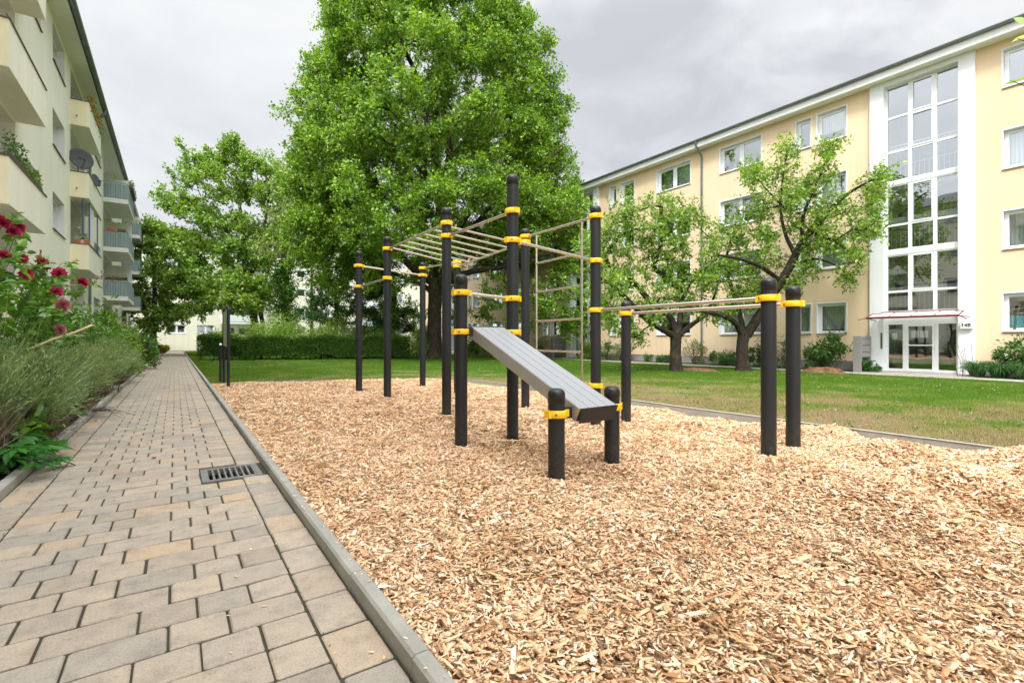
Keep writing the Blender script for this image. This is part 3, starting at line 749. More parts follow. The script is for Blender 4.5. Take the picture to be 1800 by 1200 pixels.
def window(root, T, u0, u1, z0, z1, dep=.2, cols=1, curtain=None, sill=True, surround=.048, sill_m='coping', tilt=None, blind=0, split=None):
    """frame > pane (per light), sill, surround, curtain; T maps (u along wall, n outwards, z)"""
    fm = MB(T); w = .065; n0, n1 = -dep - .03, -dep + .035
    e = .003
    fm.box(u0 + e, u1 - e, n0, n1, z0 + e, z0 + w); fm.box(u0 + e, u1 - e, n0, n1, z1 - w, z1 - e)
    fm.box(u0 + e, u0 + w, n0, n1, z0 + w, z1 - w); fm.box(u1 - w, u1 - e, n0, n1, z0 + w, z1 - w)
    edges = [u0 + w]; 
    for k in range(1, cols):
        uc = u0 + (u1 - u0) * (split if split and cols == 2 else k / cols); fm.box(uc - .055, uc + .055, n0, n1, z0 + w, z1 - w); edges += [uc - .055, uc + .055]
    edges.append(u1 - w)
    fr = fm.build('window', M['upvc'], root, recalc=True)
    for k in range(cols):
        a, b_ = edges[2 * k], edges[2 * k + 1]
        g = MB(T)
        if tilt == k:   # sash tipped inwards at the top
            s = MB(T); tp = .10
            def bar(ua, ub, za, zb):
                s.add([(u, -dep - .01 - tp * (z - z0) / (z1 - z0) - dn, z) for dn in (0, .045) for u, z in ((ua, za), (ub, za), (ub, zb), (ua, zb))],
                      [(0, 1, 2, 3), (7, 6, 5, 4), (0, 4, 5, 1), (1, 5, 6, 2), (2, 6, 7, 3), (3, 7, 4, 0)])
            bar(a, b_, z0 + w, z0 + w + .05); bar(a, b_, z1 - w - .05, z1 - w - .005); bar(a, a + .05, z0 + w + .05, z1 - w - .05); bar(b_ - .05, b_, z0 + w + .05, z1 - w - .05)
            s.build('sash', M['upvc'], fr)
            f = lambda z: -dep - .03 - tp * (z - z0) / (z1 - z0)
            g.quad((a, f(z0 + w), z0 + w), (b_, f(z0 + w), z0 + w), (b_, f(z1 - w), z1 - w), (a, f(z1 - w), z1 - w))
        else:
            s = MB(T); i_ = .05; m0, m1 = n0 + .005, n1 + .008
            s.box(a, b_, m0, m1, z0 + w, z0 + w + i_); s.box(a, b_, m0, m1, z1 - w - i_, z1 - w); s.box(a, a + i_, m0, m1, z0 + w + i_, z1 - w - i_); s.box(b_ - i_, b_, m0, m1, z0 + w + i_, z1 - w - i_)
            s.build('sash', M['upvc'], fr)
            g.quad((a, -dep, z0 + w), (b_, -dep, z0 + w), (b_, -dep, z1 - w), (a, -dep, z1 - w))
        g.build('pane', M['glass'], fr, recalc=False)
    if curtain:
        cm, top, bot = curtain; c = MB(T); k = 28; zz0 = z0 + .07 + (z1 - z0 - .14) * bot; zz1 = z0 + .07 + (z1 - z0 - .14) * top
        for i in range(k):
            ua, ub = u0 + .03 + (u1 - u0 - .06) * i / k, u0 + .03 + (u1 - u0 - .06) * (i + 1) / k
            na, nb = -dep - .16 - .025 * (i % 2), -dep - .16 - .025 * ((i + 1) % 2)
            c.quad((ua, na, zz0), (ub, nb, zz0), (ub, nb, zz1), (ua, na, zz1))
        c.build('curtain', M[cm], fr, recalc=False)
    if sill:
        s = MB(T); s.add([(u0 - .03, .045, z0 - .022), (u1 + .03, .045, z0 - .022), (u1 + .03, -dep + .03, z0 + .012), (u0 - .03, -dep + .03, z0 + .012),
                          (u0 - .03, .045, z0 - .040), (u1 + .03, .045, z0 - .040), (u1 + .03, -dep + .03, z0 - .006), (u0 - .03, -dep + .03, z0 - .006)],
                         [(0, 1, 2, 3), (7, 6, 5, 4), (0, 4, 5, 1), (1, 5, 6, 2), (3, 7, 4, 0)]); s.build('sill', M[sill_m], fr)
    if surround:
        s = MB(T); q = surround; a = .012
        s.box(u0 - q, u1 + q, 0.001, a, z1, z1 + q); s.box(u0 - q, u0, .001, a, z0 - .03, z1); s.box(u1, u1 + q, .001, a, z0 - .03, z1)
        s.build('surround', M['white'], fr)
    return fr
def eave(root, T, u0, u1, zs, over, fh, gut=.085, gz=None, soffit_m='soffit'):
    b = MB(T); b.box(u0, u1, -.25, over, zs, zs + .03); b.build('soffit', M[soffit_m], root)
    b = MB(T); b.box(u0, u1, over, over + .03, zs - .012, zs + fh); b.build('fascia', M['white'], root)
    b = MB(T); z = zs + fh + gut * .8; n = 10; L = []
    k = 40
    for i in range(k + 1):
        u = u0 + (u1 - u0) * i / k
        L.append([(u, over + .03 + gut + gut * math.cos(PI + PI * j / n), z + gut * math.sin(PI + PI * j / n)) for j in range(n + 1)])
    vs = [p for l in L for p in l]; m = n + 1
    b.add(vs, [(i * m + j, i * m + j + 1, (i + 1) * m + j + 1, (i + 1) * m + j) for i in range(k) for j in range(n)], 0, True)
    for i in range(int((u1 - u0) / .9)):     # gutter brackets
        u = u0 + .4 + .9 * i
        pts = [(over + .03 + gut + (gut + .008) * math.cos(PI + PI * j / 8), z + (gut + .008) * math.sin(PI + PI * j / 8)) for j in range(9)]
        for (a, c), (a2, c2) in zip(pts[:-1], pts[1:]): b.quad((u, a, c), (u + .03, a, c), (u + .03, a2, c2), (u, a2, c2))
    b.box(u0, u1, -.2, over + .02, zs + fh, zs + fh + .10)   # drip flashing above the boards
    b.build('gutter', M['zinc'], root, recalc=False)
def downpipe(root, T, u, z0, zs, over):
    b = MB(T); g = over + .10
    b.tube([(u, g, zs + .30), (u, g, zs + .08), (u, .18, zs - .28), (u, .085, zs - .42), (u, .085, z0)], .05, 12)
    for z in np.arange(z0 + .8, zs - .8, 2.4): b.tube([(u, .085, z), (u, .085, z + .035)], .06, 12); b.box(u - .01, u + .01, 0, .085, z + .005, z + .03)
    b.tube([(u, g, zs + .32), (u, g, zs + .16)], [.10, .055], 12)
    b.build('downpipe', M['zinc'], root)

# ---- right house, peach render, stair towers of glass
XR = 23.3
TR = lambda u, n, z: (XR - n, u, z)
rh = thing('apartment_building', 'long peach apartment building with white glazed stair towers, number 14B over its door', 'building', (XR + 5, 20, 0))
PER = 18.6; TWC = (6.33, 24.93, 43.53)
ROWS = [(1.55, 2.85), (4.36, 5.66), (7.10, 8.42), (9.88, 11.18)]
wins = []   # u0,u1,cols
for c in TWC:
    o = c - 6.33
    wins += [(8.80 + o, 9.92 + o, 1), (10.19 + o, 10.80 + o, 1), (12.42 + o, 14.57 + o, 2)]
    if o < 30: wins += [(16.36 + o, 18.60 + o, 2), (20.35 + o, 21.46 + o, 1), (21.80 + o, 22.38 + o, 1)]
wins += [(2.55, 4.06, 1), (-1.6, .5, 2), (-6, -3.8, 2)]
wins = [w for w in wins if w[1] < 51]
holes = []
for (a, b_, c) in wins:
    for z0, z1 in ROWS: holes.append((a, b_, z0, z1, .2))
for c in TWC: holes.append((c - 1.2, c + 1.2, .0, 11.4, .3))
b = MB(); facade(b, TR, -14, 52, .38, 11.53, holes)
b.box(XR + .001, XR + 10, -14.0, -13.99, .38, 11.5, 0); b.box(XR + .001, XR + 10, 51.99, 52.0, .38, 11.5, 0); b.box(XR + 9.9, XR + 10, -14, 52, 0, 11.5)
b.build('wall', [M['peach'], M['white']], rh, recalc=False)
b = MB()
edges = [-14] + [v for c in TWC for v in (c - 1.3, c + 1.3)] + [52]
for a, c in zip(edges[::2], edges[1::2]): b.box(XR + .02, XR + .3, a, c, -.2, .38)
b.build('plinth', M['plinth'], rh)
b = MB(); b.quad((XR + 2.2, -14, 0), (XR + 2.2, 52, 0), (XR + 2.2, 52, 11.5), (XR + 2.2, -14, 11.5))
for z in (.55, 3.35, 6.1, 8.85): b.box(XR + .25, XR + 2.2, -14, 52, z - .2, z)
for y in np.arange(-12, 51, 3.7): 
    if all(abs(y - c) > 1.4 for c in TWC): b.box(XR + .3, XR + 2.2, y, y + .1, .4, 11.4)
b.build('interior', M['room'], rh, recalc=False)
eave(rh, TR, -14.3, 52.3, 11.51, .50, .27)
b = MB(); b.add([(XR - .58, -14.4, 11.90), (XR - .58, 52.4, 11.90), (XR + 5, 52.4, 14.2), (XR + 5, -14.4, 14.2), (XR + 10.5, 52.4, 11.9), (XR + 10.5, -14.4, 11.9),
               ], [(0, 1, 2, 3), (3, 2, 4, 5), (0, 3, 5), (1, 4, 2)]); b.build('roof', M['roof'], rh, recalc=False)
cur_opts = [None, ('curtain', 1, 0), None, ('curtain_grey', 1, .0), ('curtain', 1, .35), ('blind', 1, .45), None, ('curtain', 1, .5)]
random.seed(21)
for wi, (a, b_, c) in enumerate(wins):
    for ri, (z0, z1) in enumerate(ROWS):
        cu = random.choice(cur_opts); tl = None
        if (wi, ri) in ((2, 0), (0, 0), (1, 0)): cu = ('curtain', 1, .08)
        if (wi, ri) == (0, 1): cu = ('curtain_grey', 1, .0)
        if (wi, ri) in ((0, 2), (1, 2)): cu = ('curtain', 1, 0)
        if (wi, ri) == (2, 3): cu = None
        if (wi, ri) in ((3, 3), (4, 3)): cu = ('blind', .9, .0)
        if a == 2.55: cu = [('blueblind', .42, 0), ('curtain_grey', 1, .0), ('curtain', 1, 0), None][ri]
        if (wi, ri) in ((3, 3), (0, 3)): tl = c - 2 if c == 2 else None
        window(rh, TR, a, b_, z0, z1, cols=c, curtain=cu, tilt=0 if (c == 2 and random.random() < .25) else None)
downpipe(rh, TR, 15.60, .1, 11.5, .5); downpipe(rh, TR, 15.60 + PER, .1, 11.5, .5)
def stair_tower(c):
    """white frame standing 0.15 m proud, three glazed storeys over the entrance"""
    fr = MB(TR); u0, u1 = c - 1.58, c + 1.58; g0, g1 = c - 1.13, c + 1.11; P0 = .14
    for a, b2, z0, z1 in ((u0, g0, -.02, 11.505), (g1, u1, -.02, 11.505), (g0, g1, 11.30, 11.505)): fr.box(a, b2, -.30, P0, z0, z1)
    tw = fr.build('stair_tower', M['white'], rh)
    gl = MB(TR); dn = -.12
    secs = [(7.52, 11.30, (8.70, 10.06)), (4.80, 7.38, (5.80,)), (2.36, 4.62, (3.17,))]
    m1, m2 = c - .43, c + .33
    gl.box(g0, g1, dn - .06, dn + .05, 7.38, 7.52); gl.box(g0, g1, dn - .06, dn + .05, 4.62, 4.80); gl.box(g0, g1, dn - .1, dn + .05, 1.93, 2.36)
    panes = MB(TR); w = .04
    for z0, z1, sp in secs:
        zs = [z0] + list(sp) + [z1]
        gl.box(g0, g0 + .06, dn - .05, dn + .03, z0, z1); gl.box(g1 - .06, g1, dn - .05, dn + .03, z0, z1)
        for m in (m1, m2): gl.box(m - .055, m + .055, dn - .05, dn + .03, z0, z1)
        for a, b2 in ((g0 + .06, m1 - .055), (m1 + .055, m2 - .055), (m2 + .055, g1 - .06)):
            gl.box(a, b2, dn - .05, dn + .025, z0, z0 + .05); gl.box(a, b2, dn - .05, dn + .025, z1 - .05, z1)
            for s in sp: gl.box(a, b2, dn - .05, dn + .025, s - w, s + w)
            for q0, q1 in zip(zs[:-1], zs[1:]): panes.quad((a, dn - .02, q0), (b2, dn - .02, q0), (b2, dn - .02, q1), (a, dn - .02, q1))
    # opening sashes in the middle column, heavier frames
    for z0, z1 in ((8.74, 10.02), (10.10, 11.25), (5.84, 7.33), (3.21, 4.57)):
        a, b2 = m1 + .055, m2 - .055
        gl.box(a, a + .045, dn, dn + .05, z0, z1); gl.box(b2 - .045, b2, dn, dn + .05, z0, z1); gl.box(a + .045, b2 - .045, dn, dn + .05, z0, z0 + .045); gl.box(a + .045, b2 - .045, dn, dn + .05, z1 - .045, z1)
    gl.build('glazing_frame', M['upvc'], tw); panes.build('pane', M['glass'], tw, recalc=False)
    st = MB(TR)      # stair balusters and landings behind the glass
    for z0, z1 in ((8.3, 9.05), (7.55, 8.25), (4.85, 5.75), (2.4, 3.12)):
        for k in range(15): u = g0 + .1 + k * .15; st.box(u, u + .012, -.62, -.608, z0 - .05, z1)
        st.box(g0, g1, -.64, -.60, z1, z1 + .035)
    st.build('stair_railing', M['upvc'], tw)
    ld = MB(TR)
    for z in (2.25, 3.7, 4.75, 6.3, 7.45, 9.0): ld.box(g0, g1, -2.2 if z in (2.25, 4.75, 7.45) else -2.15, -.72 if z in (2.25, 4.75, 7.45) else -1.3, z - .15, z)
    ld.box(c - 1.25, c - 1.2, -2.2, -.3, 0, 11.4); ld.box(c + 1.2, c + 1.25, -2.2, -.3, 0, 11.4); ld.box(g0, g1, -2.2, -.35, -.05, .05)
    ld.build('landing', M['room'], tw)
    # entrance: side light, door, side light
    d = MB(TR); dd = -.10; zt = 1.93; zb = .05; e1, e2 = c - .48, c + .50
    d.box(g0, g1, dd - .05, dd + .03, zt - .06, zt); d.box(g0, g1, dd - .05, dd + .03, zb, zb + .09)
    for a in (g0 + .045, e1, e2, g1 - .045): d.box(a - .045, a + .045, dd - .05, dd + .03, zb + .09, zt - .06)
    ent = d.build('entrance_frame', M['door_frame'], tw)
    for a, b2 in ((g0 + .09, e1 - .045), (e2 + .045, g1 - .09)):
        g = MB(TR); g.quad((a, dd - .02, zb + .09), (b2, dd - .02, zb + .09), (b2, dd - .02, zt - .06), (a, dd - .02, zt - .06)); g.build('side_light', M['glass'], tw, recalc=False)
    dr = MB(TR); a, b2 = e1 + .05, e2 - .05; z0, z1 = zb + .005, zt - .065; q = .075
    dr.box(a, a + q, dd - .04, dd + .045, z0, z1); dr.box(b2 - q, b2, dd - .04, dd + .045, z0, z1); dr.box(a + q, b2 - q, dd - .04, dd + .045, z0, z0 + .10); dr.box(a + q, b2 - q, dd - .04, dd + .045, z1 - q, z1)
    door = dr.build('entrance_door', M['door_frame'], rh)
    g = MB(TR); g.quad((a + q, dd, z0 + .1), (b2 - q, dd, z0 + .1), (b2 - q, dd, z1 - q), (a + q, dd, z1 - q)); g.build('pane', M['glass'], door, recalc=False)
    h = MB(TR); h.tube([(a + .02, dd + .09, 1.06), (b2 - .02, dd + .09, 1.06)], .022, 10); h.box(a, a + .06, dd + .045, dd + .11, 1.0, 1.12); h.box(b2 - .06, b2, dd + .045, dd + .11, 1.0, 1.12); h.build('handle', M['upvc'], door)
    pp = MB(TR); pp.box(c - .22, c + .02, dd - .012, dd - .004, 1.35, 1.62); pp.box(c + .05, c + .29, dd - .012, dd - .004, 1.35, 1.62); pp.build('notice', M['paper'], door)
    pp = MB(TR); pp.box(c + .74, c + .90, dd - .032, dd - .024, 1.28, 1.54); pp.build('notice', M['paper'], tw)
    bp = MB(TR); bp.box(g1 + .03, g1 + .085, P0, P0 + .03, .92, 1.55); bp.build('bell_panel', M['coping'], rh)
    th = MB(TR); th.box(u0 + .05, u1 - .05, P0 - .1, P0 + .28, -.05, .048); th.build('doorstep', M['kerb_old'], rh)
    # canopy: red steel frame with glass
    cn = MB(TR); ca, cb = c - 1.36, c + 1.36; zo, zi = 2.13, 2.36; po = P0 + .95; 
    def rod(p, q, r=.02): cn.tube([p, q], r, 6)
    rod((ca, po, zo), (cb, po, zo), .03); cn.box(ca, cb, po - .02, po + .02, zo - .055, zo + .01)
    rod((g0 - .02, P0, zi), (g1 + .02, P0, zi), .022)
    for u in (ca, ca + (cb - ca) * .25, c, ca + (cb - ca) * .75, cb): 
        ui = min(max(u, g0), g1); rod((u, po, zo), (u if g0 < u < g1 else u, P0 + (0 if g0 < u < g1 else .35), zi if g0 < u < g1 else zo + .16), .022)
    for u, s in ((ca, g0), (cb, g1)): rod((u, P0 + .35, zo + .16), (s, P0 + .35, zo + .16), .016); rod((s, P0 + .35, zo + .16), (s, P0, zi), .016)
    rod((ca - .30, po, zo - .08), (ca, po, zo - .02), .014); rod((cb + .30, po, zo - .08), (cb, po, zo - .02), .014)
    for u in (ca, cb): rod((u, P0, zo - .10), (u, po, zo - .02), .018)
    can = cn.build('canopy', M['redsteel'], rh)
    g = MB(TR); g.quad((ca, po, zo), (cb, po, zo), (cb, P0 + .36, zo + .15), (ca, P0 + .36, zo + .15)); g.quad((g0, P0 + .36, zo + .15), (g1, P0 + .36, zo + .15), (g1, P0, zi - .02), (g0, P0, zi - .02))
    g.build('pane', M['canopy_glass'], can, recalc=False)
def mk_canopy_glass():
    m, nt, o = new_mat('milky_glass'); p = pbsdf(nt, o, (.78, .82, .80), .25); p.inputs['Alpha'].default_value = .75; return m
M['canopy_glass'] = mk_canopy_glass()
for c in TWC: stair_tower(c)
sg = MB(TR); sg.box(4.80, 5.12, .145, .26, 1.66, 1.90); sign = sg.build('house_number_sign', M['paper'], rh, bevel=.01)
cv = bpy.data.curves.new('house_number', 'FONT'); cv.body = '14B'; cv.size = .17; cv.align_x = 'CENTER'; cv.align_y = 'CENTER'; cv.extrude = .003; cv.offset = .004
t0_ = bpy.data.objects.new('lettering_curve', cv); COL.objects.link(t0_); bpy.context.view_layer.update()
tm = bpy.data.meshes.new_from_object(t0_.evaluated_get(bpy.context.evaluated_depsgraph_get())); bpy.data.objects.remove(t0_)
tm.materials.clear(); tm.materials.append(M['letter']); tx = bpy.data.objects.new('lettering', tm); link(tx, sign)
tx.matrix_basis = Matrix.Translation(Vector((XR - .264, 4.96, 1.785)) - root_loc(sign)) @ Matrix(((0, 0, -1, 0), (-1, 0, 0, 0), (0, 1, 0, 0), (0, 0, 0, 1)))

def mailbox(y, x0, w, lab):
    r = thing('mailbox_unit', lab, 'mailbox', (x0 + w / 2, y, 0), 'grey letterbox stands by the entrances')
    b = MB(); b.box(x0, x0 + .07, y - .14, y + .14, 0, 1.42); b.box(x0 + w - .07, x0 + w, y - .14, y + .14, 0, 1.42); b.box(x0 + .07, x0 + w - .07, y - .125, y + .125, .58, 1.40); b.build('casing', M['grey_box'], r, bevel=.008)
    for k in range(3):
        d = MB(); z = .60 + k * .268; d.box(x0 + .085, x0 + w - .085, y - .137, y - .126, z, z + .255); d.build('flap', M['grey_box'], r, bevel=.004)
    d = MB()
    for k in range(3):
        for q in range(3):
            z = .60 + k * .268; xx = x0 + .12 + q * (w - .24) / 3; d.box(xx, xx + (w - .24) / 3 - .03, y - .1395, y - .1375, z + .17, z + .195)
    d.build('slot', M['dark_gap'], r)
mailbox(7.95, 22.05, 1.0, 'grey letterbox stand on two legs left of the 14B entrance')
mailbox(26.75, 22.0, 1.15, 'grey letterbox stand by the far entrance, seen behind the wall bars')

# ---- left house, pale cream, boxed balconies
XL = -3.3
TL = lambda u, n, z: (XL + n, u, z)
lh = thing('apartment_building', 'pale cream apartment building on the left with boxed and sheet-clad balconies', 'building', (XL - 5, 25, 0))
LROW = [2.20, 4.95, 7.70, 10.49]
BALC = [(4.6, 8.0), (13.8, 17.2), (24.83, 28.5)]
PB = [1.23, 3.99, 6.75, 9.51]
CAN = [(35.2, 39.8), (46.5, 51)]
CZ = [3.5, 6.25, 9.0]
lwins = [(10.1, 12.1), (18.1, 19.95), (21.65, 23.75), (31.4, 34.0), (42, 44), (53, 55)]
holes = []
for a, b_ in lwins:
    for z in LROW: holes.append((a, b_, z, z + 1.2, .22))
lh_h = []
for a, b_ in BALC:
    for i, z in enumerate(PB): holes.append((a + .12, b_ - .12, z + .15, (z + 2.70) if i < 3 else 11.7, 1.35, 2))
for a, b_ in CAN:
    for i, z in enumerate(CZ): holes.append((a + .1, b_ - .1, z + .25, z + 2.65 if i < 2 else 11.75, 1.2, 2))
    holes.append((a + .1, b_ - .1, .6, 3.3, 1.2, 2))
b = MB(); facade(b, TL, -8, 60, .0, 11.87, holes)
b.box(XL - 10, XL - .001, -8, -7.99, 0, 11.8); b.box(XL - 10, XL - .001, 59.99, 60, 0, 11.8); b.box(XL - 10, XL - 9.9, -8, 60, 0, 11.8)
M['loggia'] = m_plaster('loggia_render', (.80, .80, .75), .06)
b.build('wall', [M['cream'], M['white'], M['loggia']], lh, recalc=False)
def loggia_back(a, b_, z0, z1, dep, door):
    k = MB(TL); ua = a + .5 if door == 0 else b_ - 1.5
    facade(k, lambda u, n, z: (u, n - dep, z), a, b_, z0, z1, [(ua, ua + .9, z0 + .05, z0 + 2.15, .08), (ua + .98, min(ua + 1.9, b_ - .1), z0 + .9, z0 + 2.15, .08)] if ua + 1.2 < b_ else [(ua, ua + .9, z0 + .05, z0 + 2.15, .08)], 0, 0)
    k.build('loggia_wall', M['loggia'], lh, recalc=False)
    window(lh, lambda u, n, z: TL(u, n - dep, z), ua, ua + .9, z0 + .05, z0 + 2.15, dep=.06, sill=False, surround=0, curtain=('curtain', 1, 0))
for ci, (a, b_) in enumerate(BALC):
    for i, z in enumerate(PB):
        loggia_back(a + .12, b_ - .12, z + .15, (z + 2.70) if i < 3 else 11.7, 1.35, (i + ci) % 2)
for a, b_ in CAN:
    for i, z in enumerate(CZ): loggia_back(a + .1, b_ - .1, z + .25, z + 2.65 if i < 2 else 11.75, 1.2, 0)
b = MB(); b.quad((XL - 2.6, -8, 0), (XL - 2.6, 60, 0), (XL - 2.6, 60, 11.8), (XL - 2.6, -8, 11.8))
for z in (1.35, 4.1, 6.87, 9.63): b.box(XL - 2.6, XL - 1.4, -8, 60, z - .2, z)
b.build('interior', M['room'], lh, recalc=False)
for a, b_ in lwins:
    for z in LROW: window(lh, TL, a, b_, z, z + 1.2, dep=.22, cols=2, surround=0, curtain=random.choice([None, ('curtain', 1, 0), ('curtain', 1, .4)]))
for ci, (a, b_) in enumerate(BALC):
    for i, z in enumerate(PB):
        k = MB(TL); zt = z + .96; w = .11; n1 = .55
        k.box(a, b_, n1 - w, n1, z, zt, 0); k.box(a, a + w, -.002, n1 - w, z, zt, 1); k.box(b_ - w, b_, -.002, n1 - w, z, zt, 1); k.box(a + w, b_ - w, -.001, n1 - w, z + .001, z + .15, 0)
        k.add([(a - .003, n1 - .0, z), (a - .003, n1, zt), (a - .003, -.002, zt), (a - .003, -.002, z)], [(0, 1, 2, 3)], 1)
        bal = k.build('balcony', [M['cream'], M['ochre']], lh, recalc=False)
        c = MB(TL); e = .025
        c.box(a - e, b_ + e, n1 - w - e, n1 + e, zt, zt + .03); c.box(a - e, a + w + e, 0, n1 - w - e, zt, zt + .03); c.box(b_ - w - e, b_ + e, 0, n1 - w - e, zt, zt + .03)
        c.build('coping', M['coping'], bal)
        sp = MB(TL); sp.tube([(a - .12, .2, z + .33), (a + .02, .2, z + .35)], .022, 8); sp.build('spout', M['coping'], bal)
        if ci >= 1 and i >= 1:
            r = MB(TL); r.tube([(a + .05, .05, zt + .14), (a + .05, n1 - .05, zt + .14), (b_ - .05, n1 - .05, zt + .14)], .011, 6)
            for u in np.linspace(a + .05, b_ - .05, 5): r.tube([(u, n1 - .05, zt + .02), (u, n1 - .05, zt + .14)], .008, 5)
            r.build('railing', M['zinc'], bal)
def corrugate(mb, p, q, z0, z1, pitch=.11, amp=.014):
    P = Vector((*p, 0)); Q = Vector((*q, 0)); D = Q - P; L = D.length; D /= L; S = Vector((-D.y, D.x, 0)); n = int(L / pitch * 4); pr = [0, 1, 1, 0]
    pts = [P + D * (L * i / n) + S * (amp * (1 if i % 4 in (1, 2) else -1)) for i in range(n + 1)]
    for a, c in zip(pts[:-1], pts[1:]): mb.add([(a.x, a.y, z0), (c.x, c.y, z0), (c.x, c.y, z1), (a.x, a.y, z1)], [(0, 1, 2, 3)])
for a, b_ in CAN:
    for i, z in enumerate(CZ):
        k = MB(TL); k.box(a, b_, 0, 1.10, z, z + .24); bal = k.build('balcony', M['soffit'], lh)
        cr = MB(); x1 = XL + 1.09
        corrugate(cr, (XL + .02, a + .03), (x1, a + .03), z + .18, z + 1.08); corrugate(cr, (x1, a + .03), (x1, b_ - .03), z + .18, z + 1.08); corrugate(cr, (x1, b_ - .03), (XL, b_ - .03), z + .18, z + 1.08)
        cr.build('cladding', M['corr'], bal, recalc=False)
        r = MB(TL); r.tube([(a + .05, 0, z + 1.16), (a + .05, 1.05, z + 1.16), (b_ - .05, 1.05, z + 1.16), (b_ - .05, 0, z + 1.16)], .02, 8)
        for u in np.linspace(a + .05, b_ - .05, 6): r.tube([(u, 1.05, z + .24), (u, 1.05, z + 1.16)], .014, 6)
        r.build('railing', M['zinc'], bal)
        s = MB(TL); s.box(b_ - .06, b_, .002, 1.0, z + .25, z + 2.5); s.build('screen_wall', M['loggia'], bal)
eave(lh, TL, -8.3, 60.3, 11.86, .48, .12, gut=.10, soffit_m='soffit')
b = MB(); b.add([(XL + .6, -8.4, 12.0), (XL + .6, 60.4, 12.0), (XL - 5, 60.4, 14.0), (XL - 5, -8.4, 14.0), (XL - 10.6, 60.4, 12.0), (XL - 10.6, -8.4, 12.0)],
      [(0, 1, 2, 3), (3, 2, 4, 5), (0, 3, 5), (1, 4, 2)]); b.build('roof', M['roof'], lh, recalc=False)
b = MB(TL); b.tube([(29.4, .62, 12.1), (29.4, .60, 11.78), (29.4, .45, 11.6), (29.4, .1, 11.35), (29.4, .08, 10.9), (29.4, .08, .3)], .055, 10); b.build('downpipe', M['zinc'], lh)

# ---- house across the end of the path
YF = 68.
TF = lambda u, n, z: (u, YF - n, z)
fh = thing('apartment_building', 'cream apartment building across the end of the path, half hidden by trees', 'building', (10, YF + 5, 0))
FZ = [2.05, 4.48, 6.95, 9.4, 11.6]
fw = [(-.72, 1.0), (2.12, 3.82), (10.4, 11.5), (13.0, 14.1), (15.6, 17.3), (18.4, 20.1), (26, 27.6), (-5.5, -3.8)]
holes = [(a, b_, z, z + 1.0, .18) for a, b_ in fw for z in FZ] + [(4.6, 9.2, z + .1, z + 2.2, 1.2, 0) for z in (.9, 3.35, 5.8, 8.25, 10.7)]
holes += [(20.8, 25.2, z + .1, z + 2.2, 1.2, 0) for z in (.9, 3.35, 5.8, 8.25, 10.7)]
b = MB(); facade(b, TF, -9, 40, 0, 13.6, holes)
b.box(-9, -8.99, YF + .001, YF + 10, 0, 13.6); b.box(39.99, 40, YF + .001, YF + 10, 0, 13.6); b.box(-9, 40, YF + 9.9, YF + 10, 0, 13.6)
b.quad((-9, YF + 1.9, 0), (40, YF + 1.9, 0), (40, YF + 1.9, 13.6), (-9, YF + 1.9, 13.6)); b.build('wall', [M['farcream'], M['white']], fh, recalc=False)
for a, b_ in fw:
    for z in FZ: window(fh, TF, a, b_, z, z + 1.0, dep=.15, cols=2 if b_ - a > 1.3 else 1, surround=.10, sill_m='upvc', curtain=random.choice([None, ('curtain', 1, 0), ('blind', 1, .3)]))
for u0, u1 in ((4.6, 9.2), (20.8, 25.2)):
    for z in (.9, 3.35, 5.8, 8.25, 10.7):
        k = MB(TF); facade(k, lambda u, n, zz: (u, n - 1.2, zz), u0, u1, z + .1, z + 2.2, [(u0 + .5, u0 + 1.5, z + .12, z + 2.0, .05), (u0 + 1.8, u0 + 3.6, z + .9, z + 2.0, .05)], 0, 0); k.build('loggia_wall', M['loggia'], fh, recalc=False)
        for ua, ub, za in ((u0 + .5, u0 + 1.5, z + .12), (u0 + 1.8, u0 + 3.6, z + .9)): window(fh, lambda u, n, zz: TF(u, n - 1.2, zz), ua, ub, za, z + 2.0, dep=.04, sill=False, surround=0, curtain=('curtain', 1, .0))
        k = MB(TF); k.box(u0 - .1, u1 + .1, -.001, .8, z - .12, z + .1); bal = k.build('balcony', M['white'], fh)
        k = MB(TF); k.box(u0 - .05, u1 + .05, .72, .76, z + .18, z + .95); k.box(u0 - .05, u0 - .01, .0, .72, z + .18, z + .95); k.box(u1 + .01, u1 + .05, 0, .72, z + .18, z + .95); k.build('balustrade', M['blind'], bal)
eave(fh, TF, -9.3, 40.3, 13.6, .5, .25)
b = MB(); b.add([(-9.4, YF - .6, 13.95), (40.4, YF - .6, 13.95), (40.4, YF + 5, 14.25), (-9.4, YF + 5, 14.25), (40.4, YF + 10.6, 13.95), (-9.4, YF + 10.6, 13.95)],
      [(0, 1, 2, 3), (3, 2, 4, 5), (0, 3, 5), (1, 4, 2)]); b.build('roof', M['roof'], fh, recalc=False)
downpipe(fh, TF, -2.6, .1, 13.6, .5)

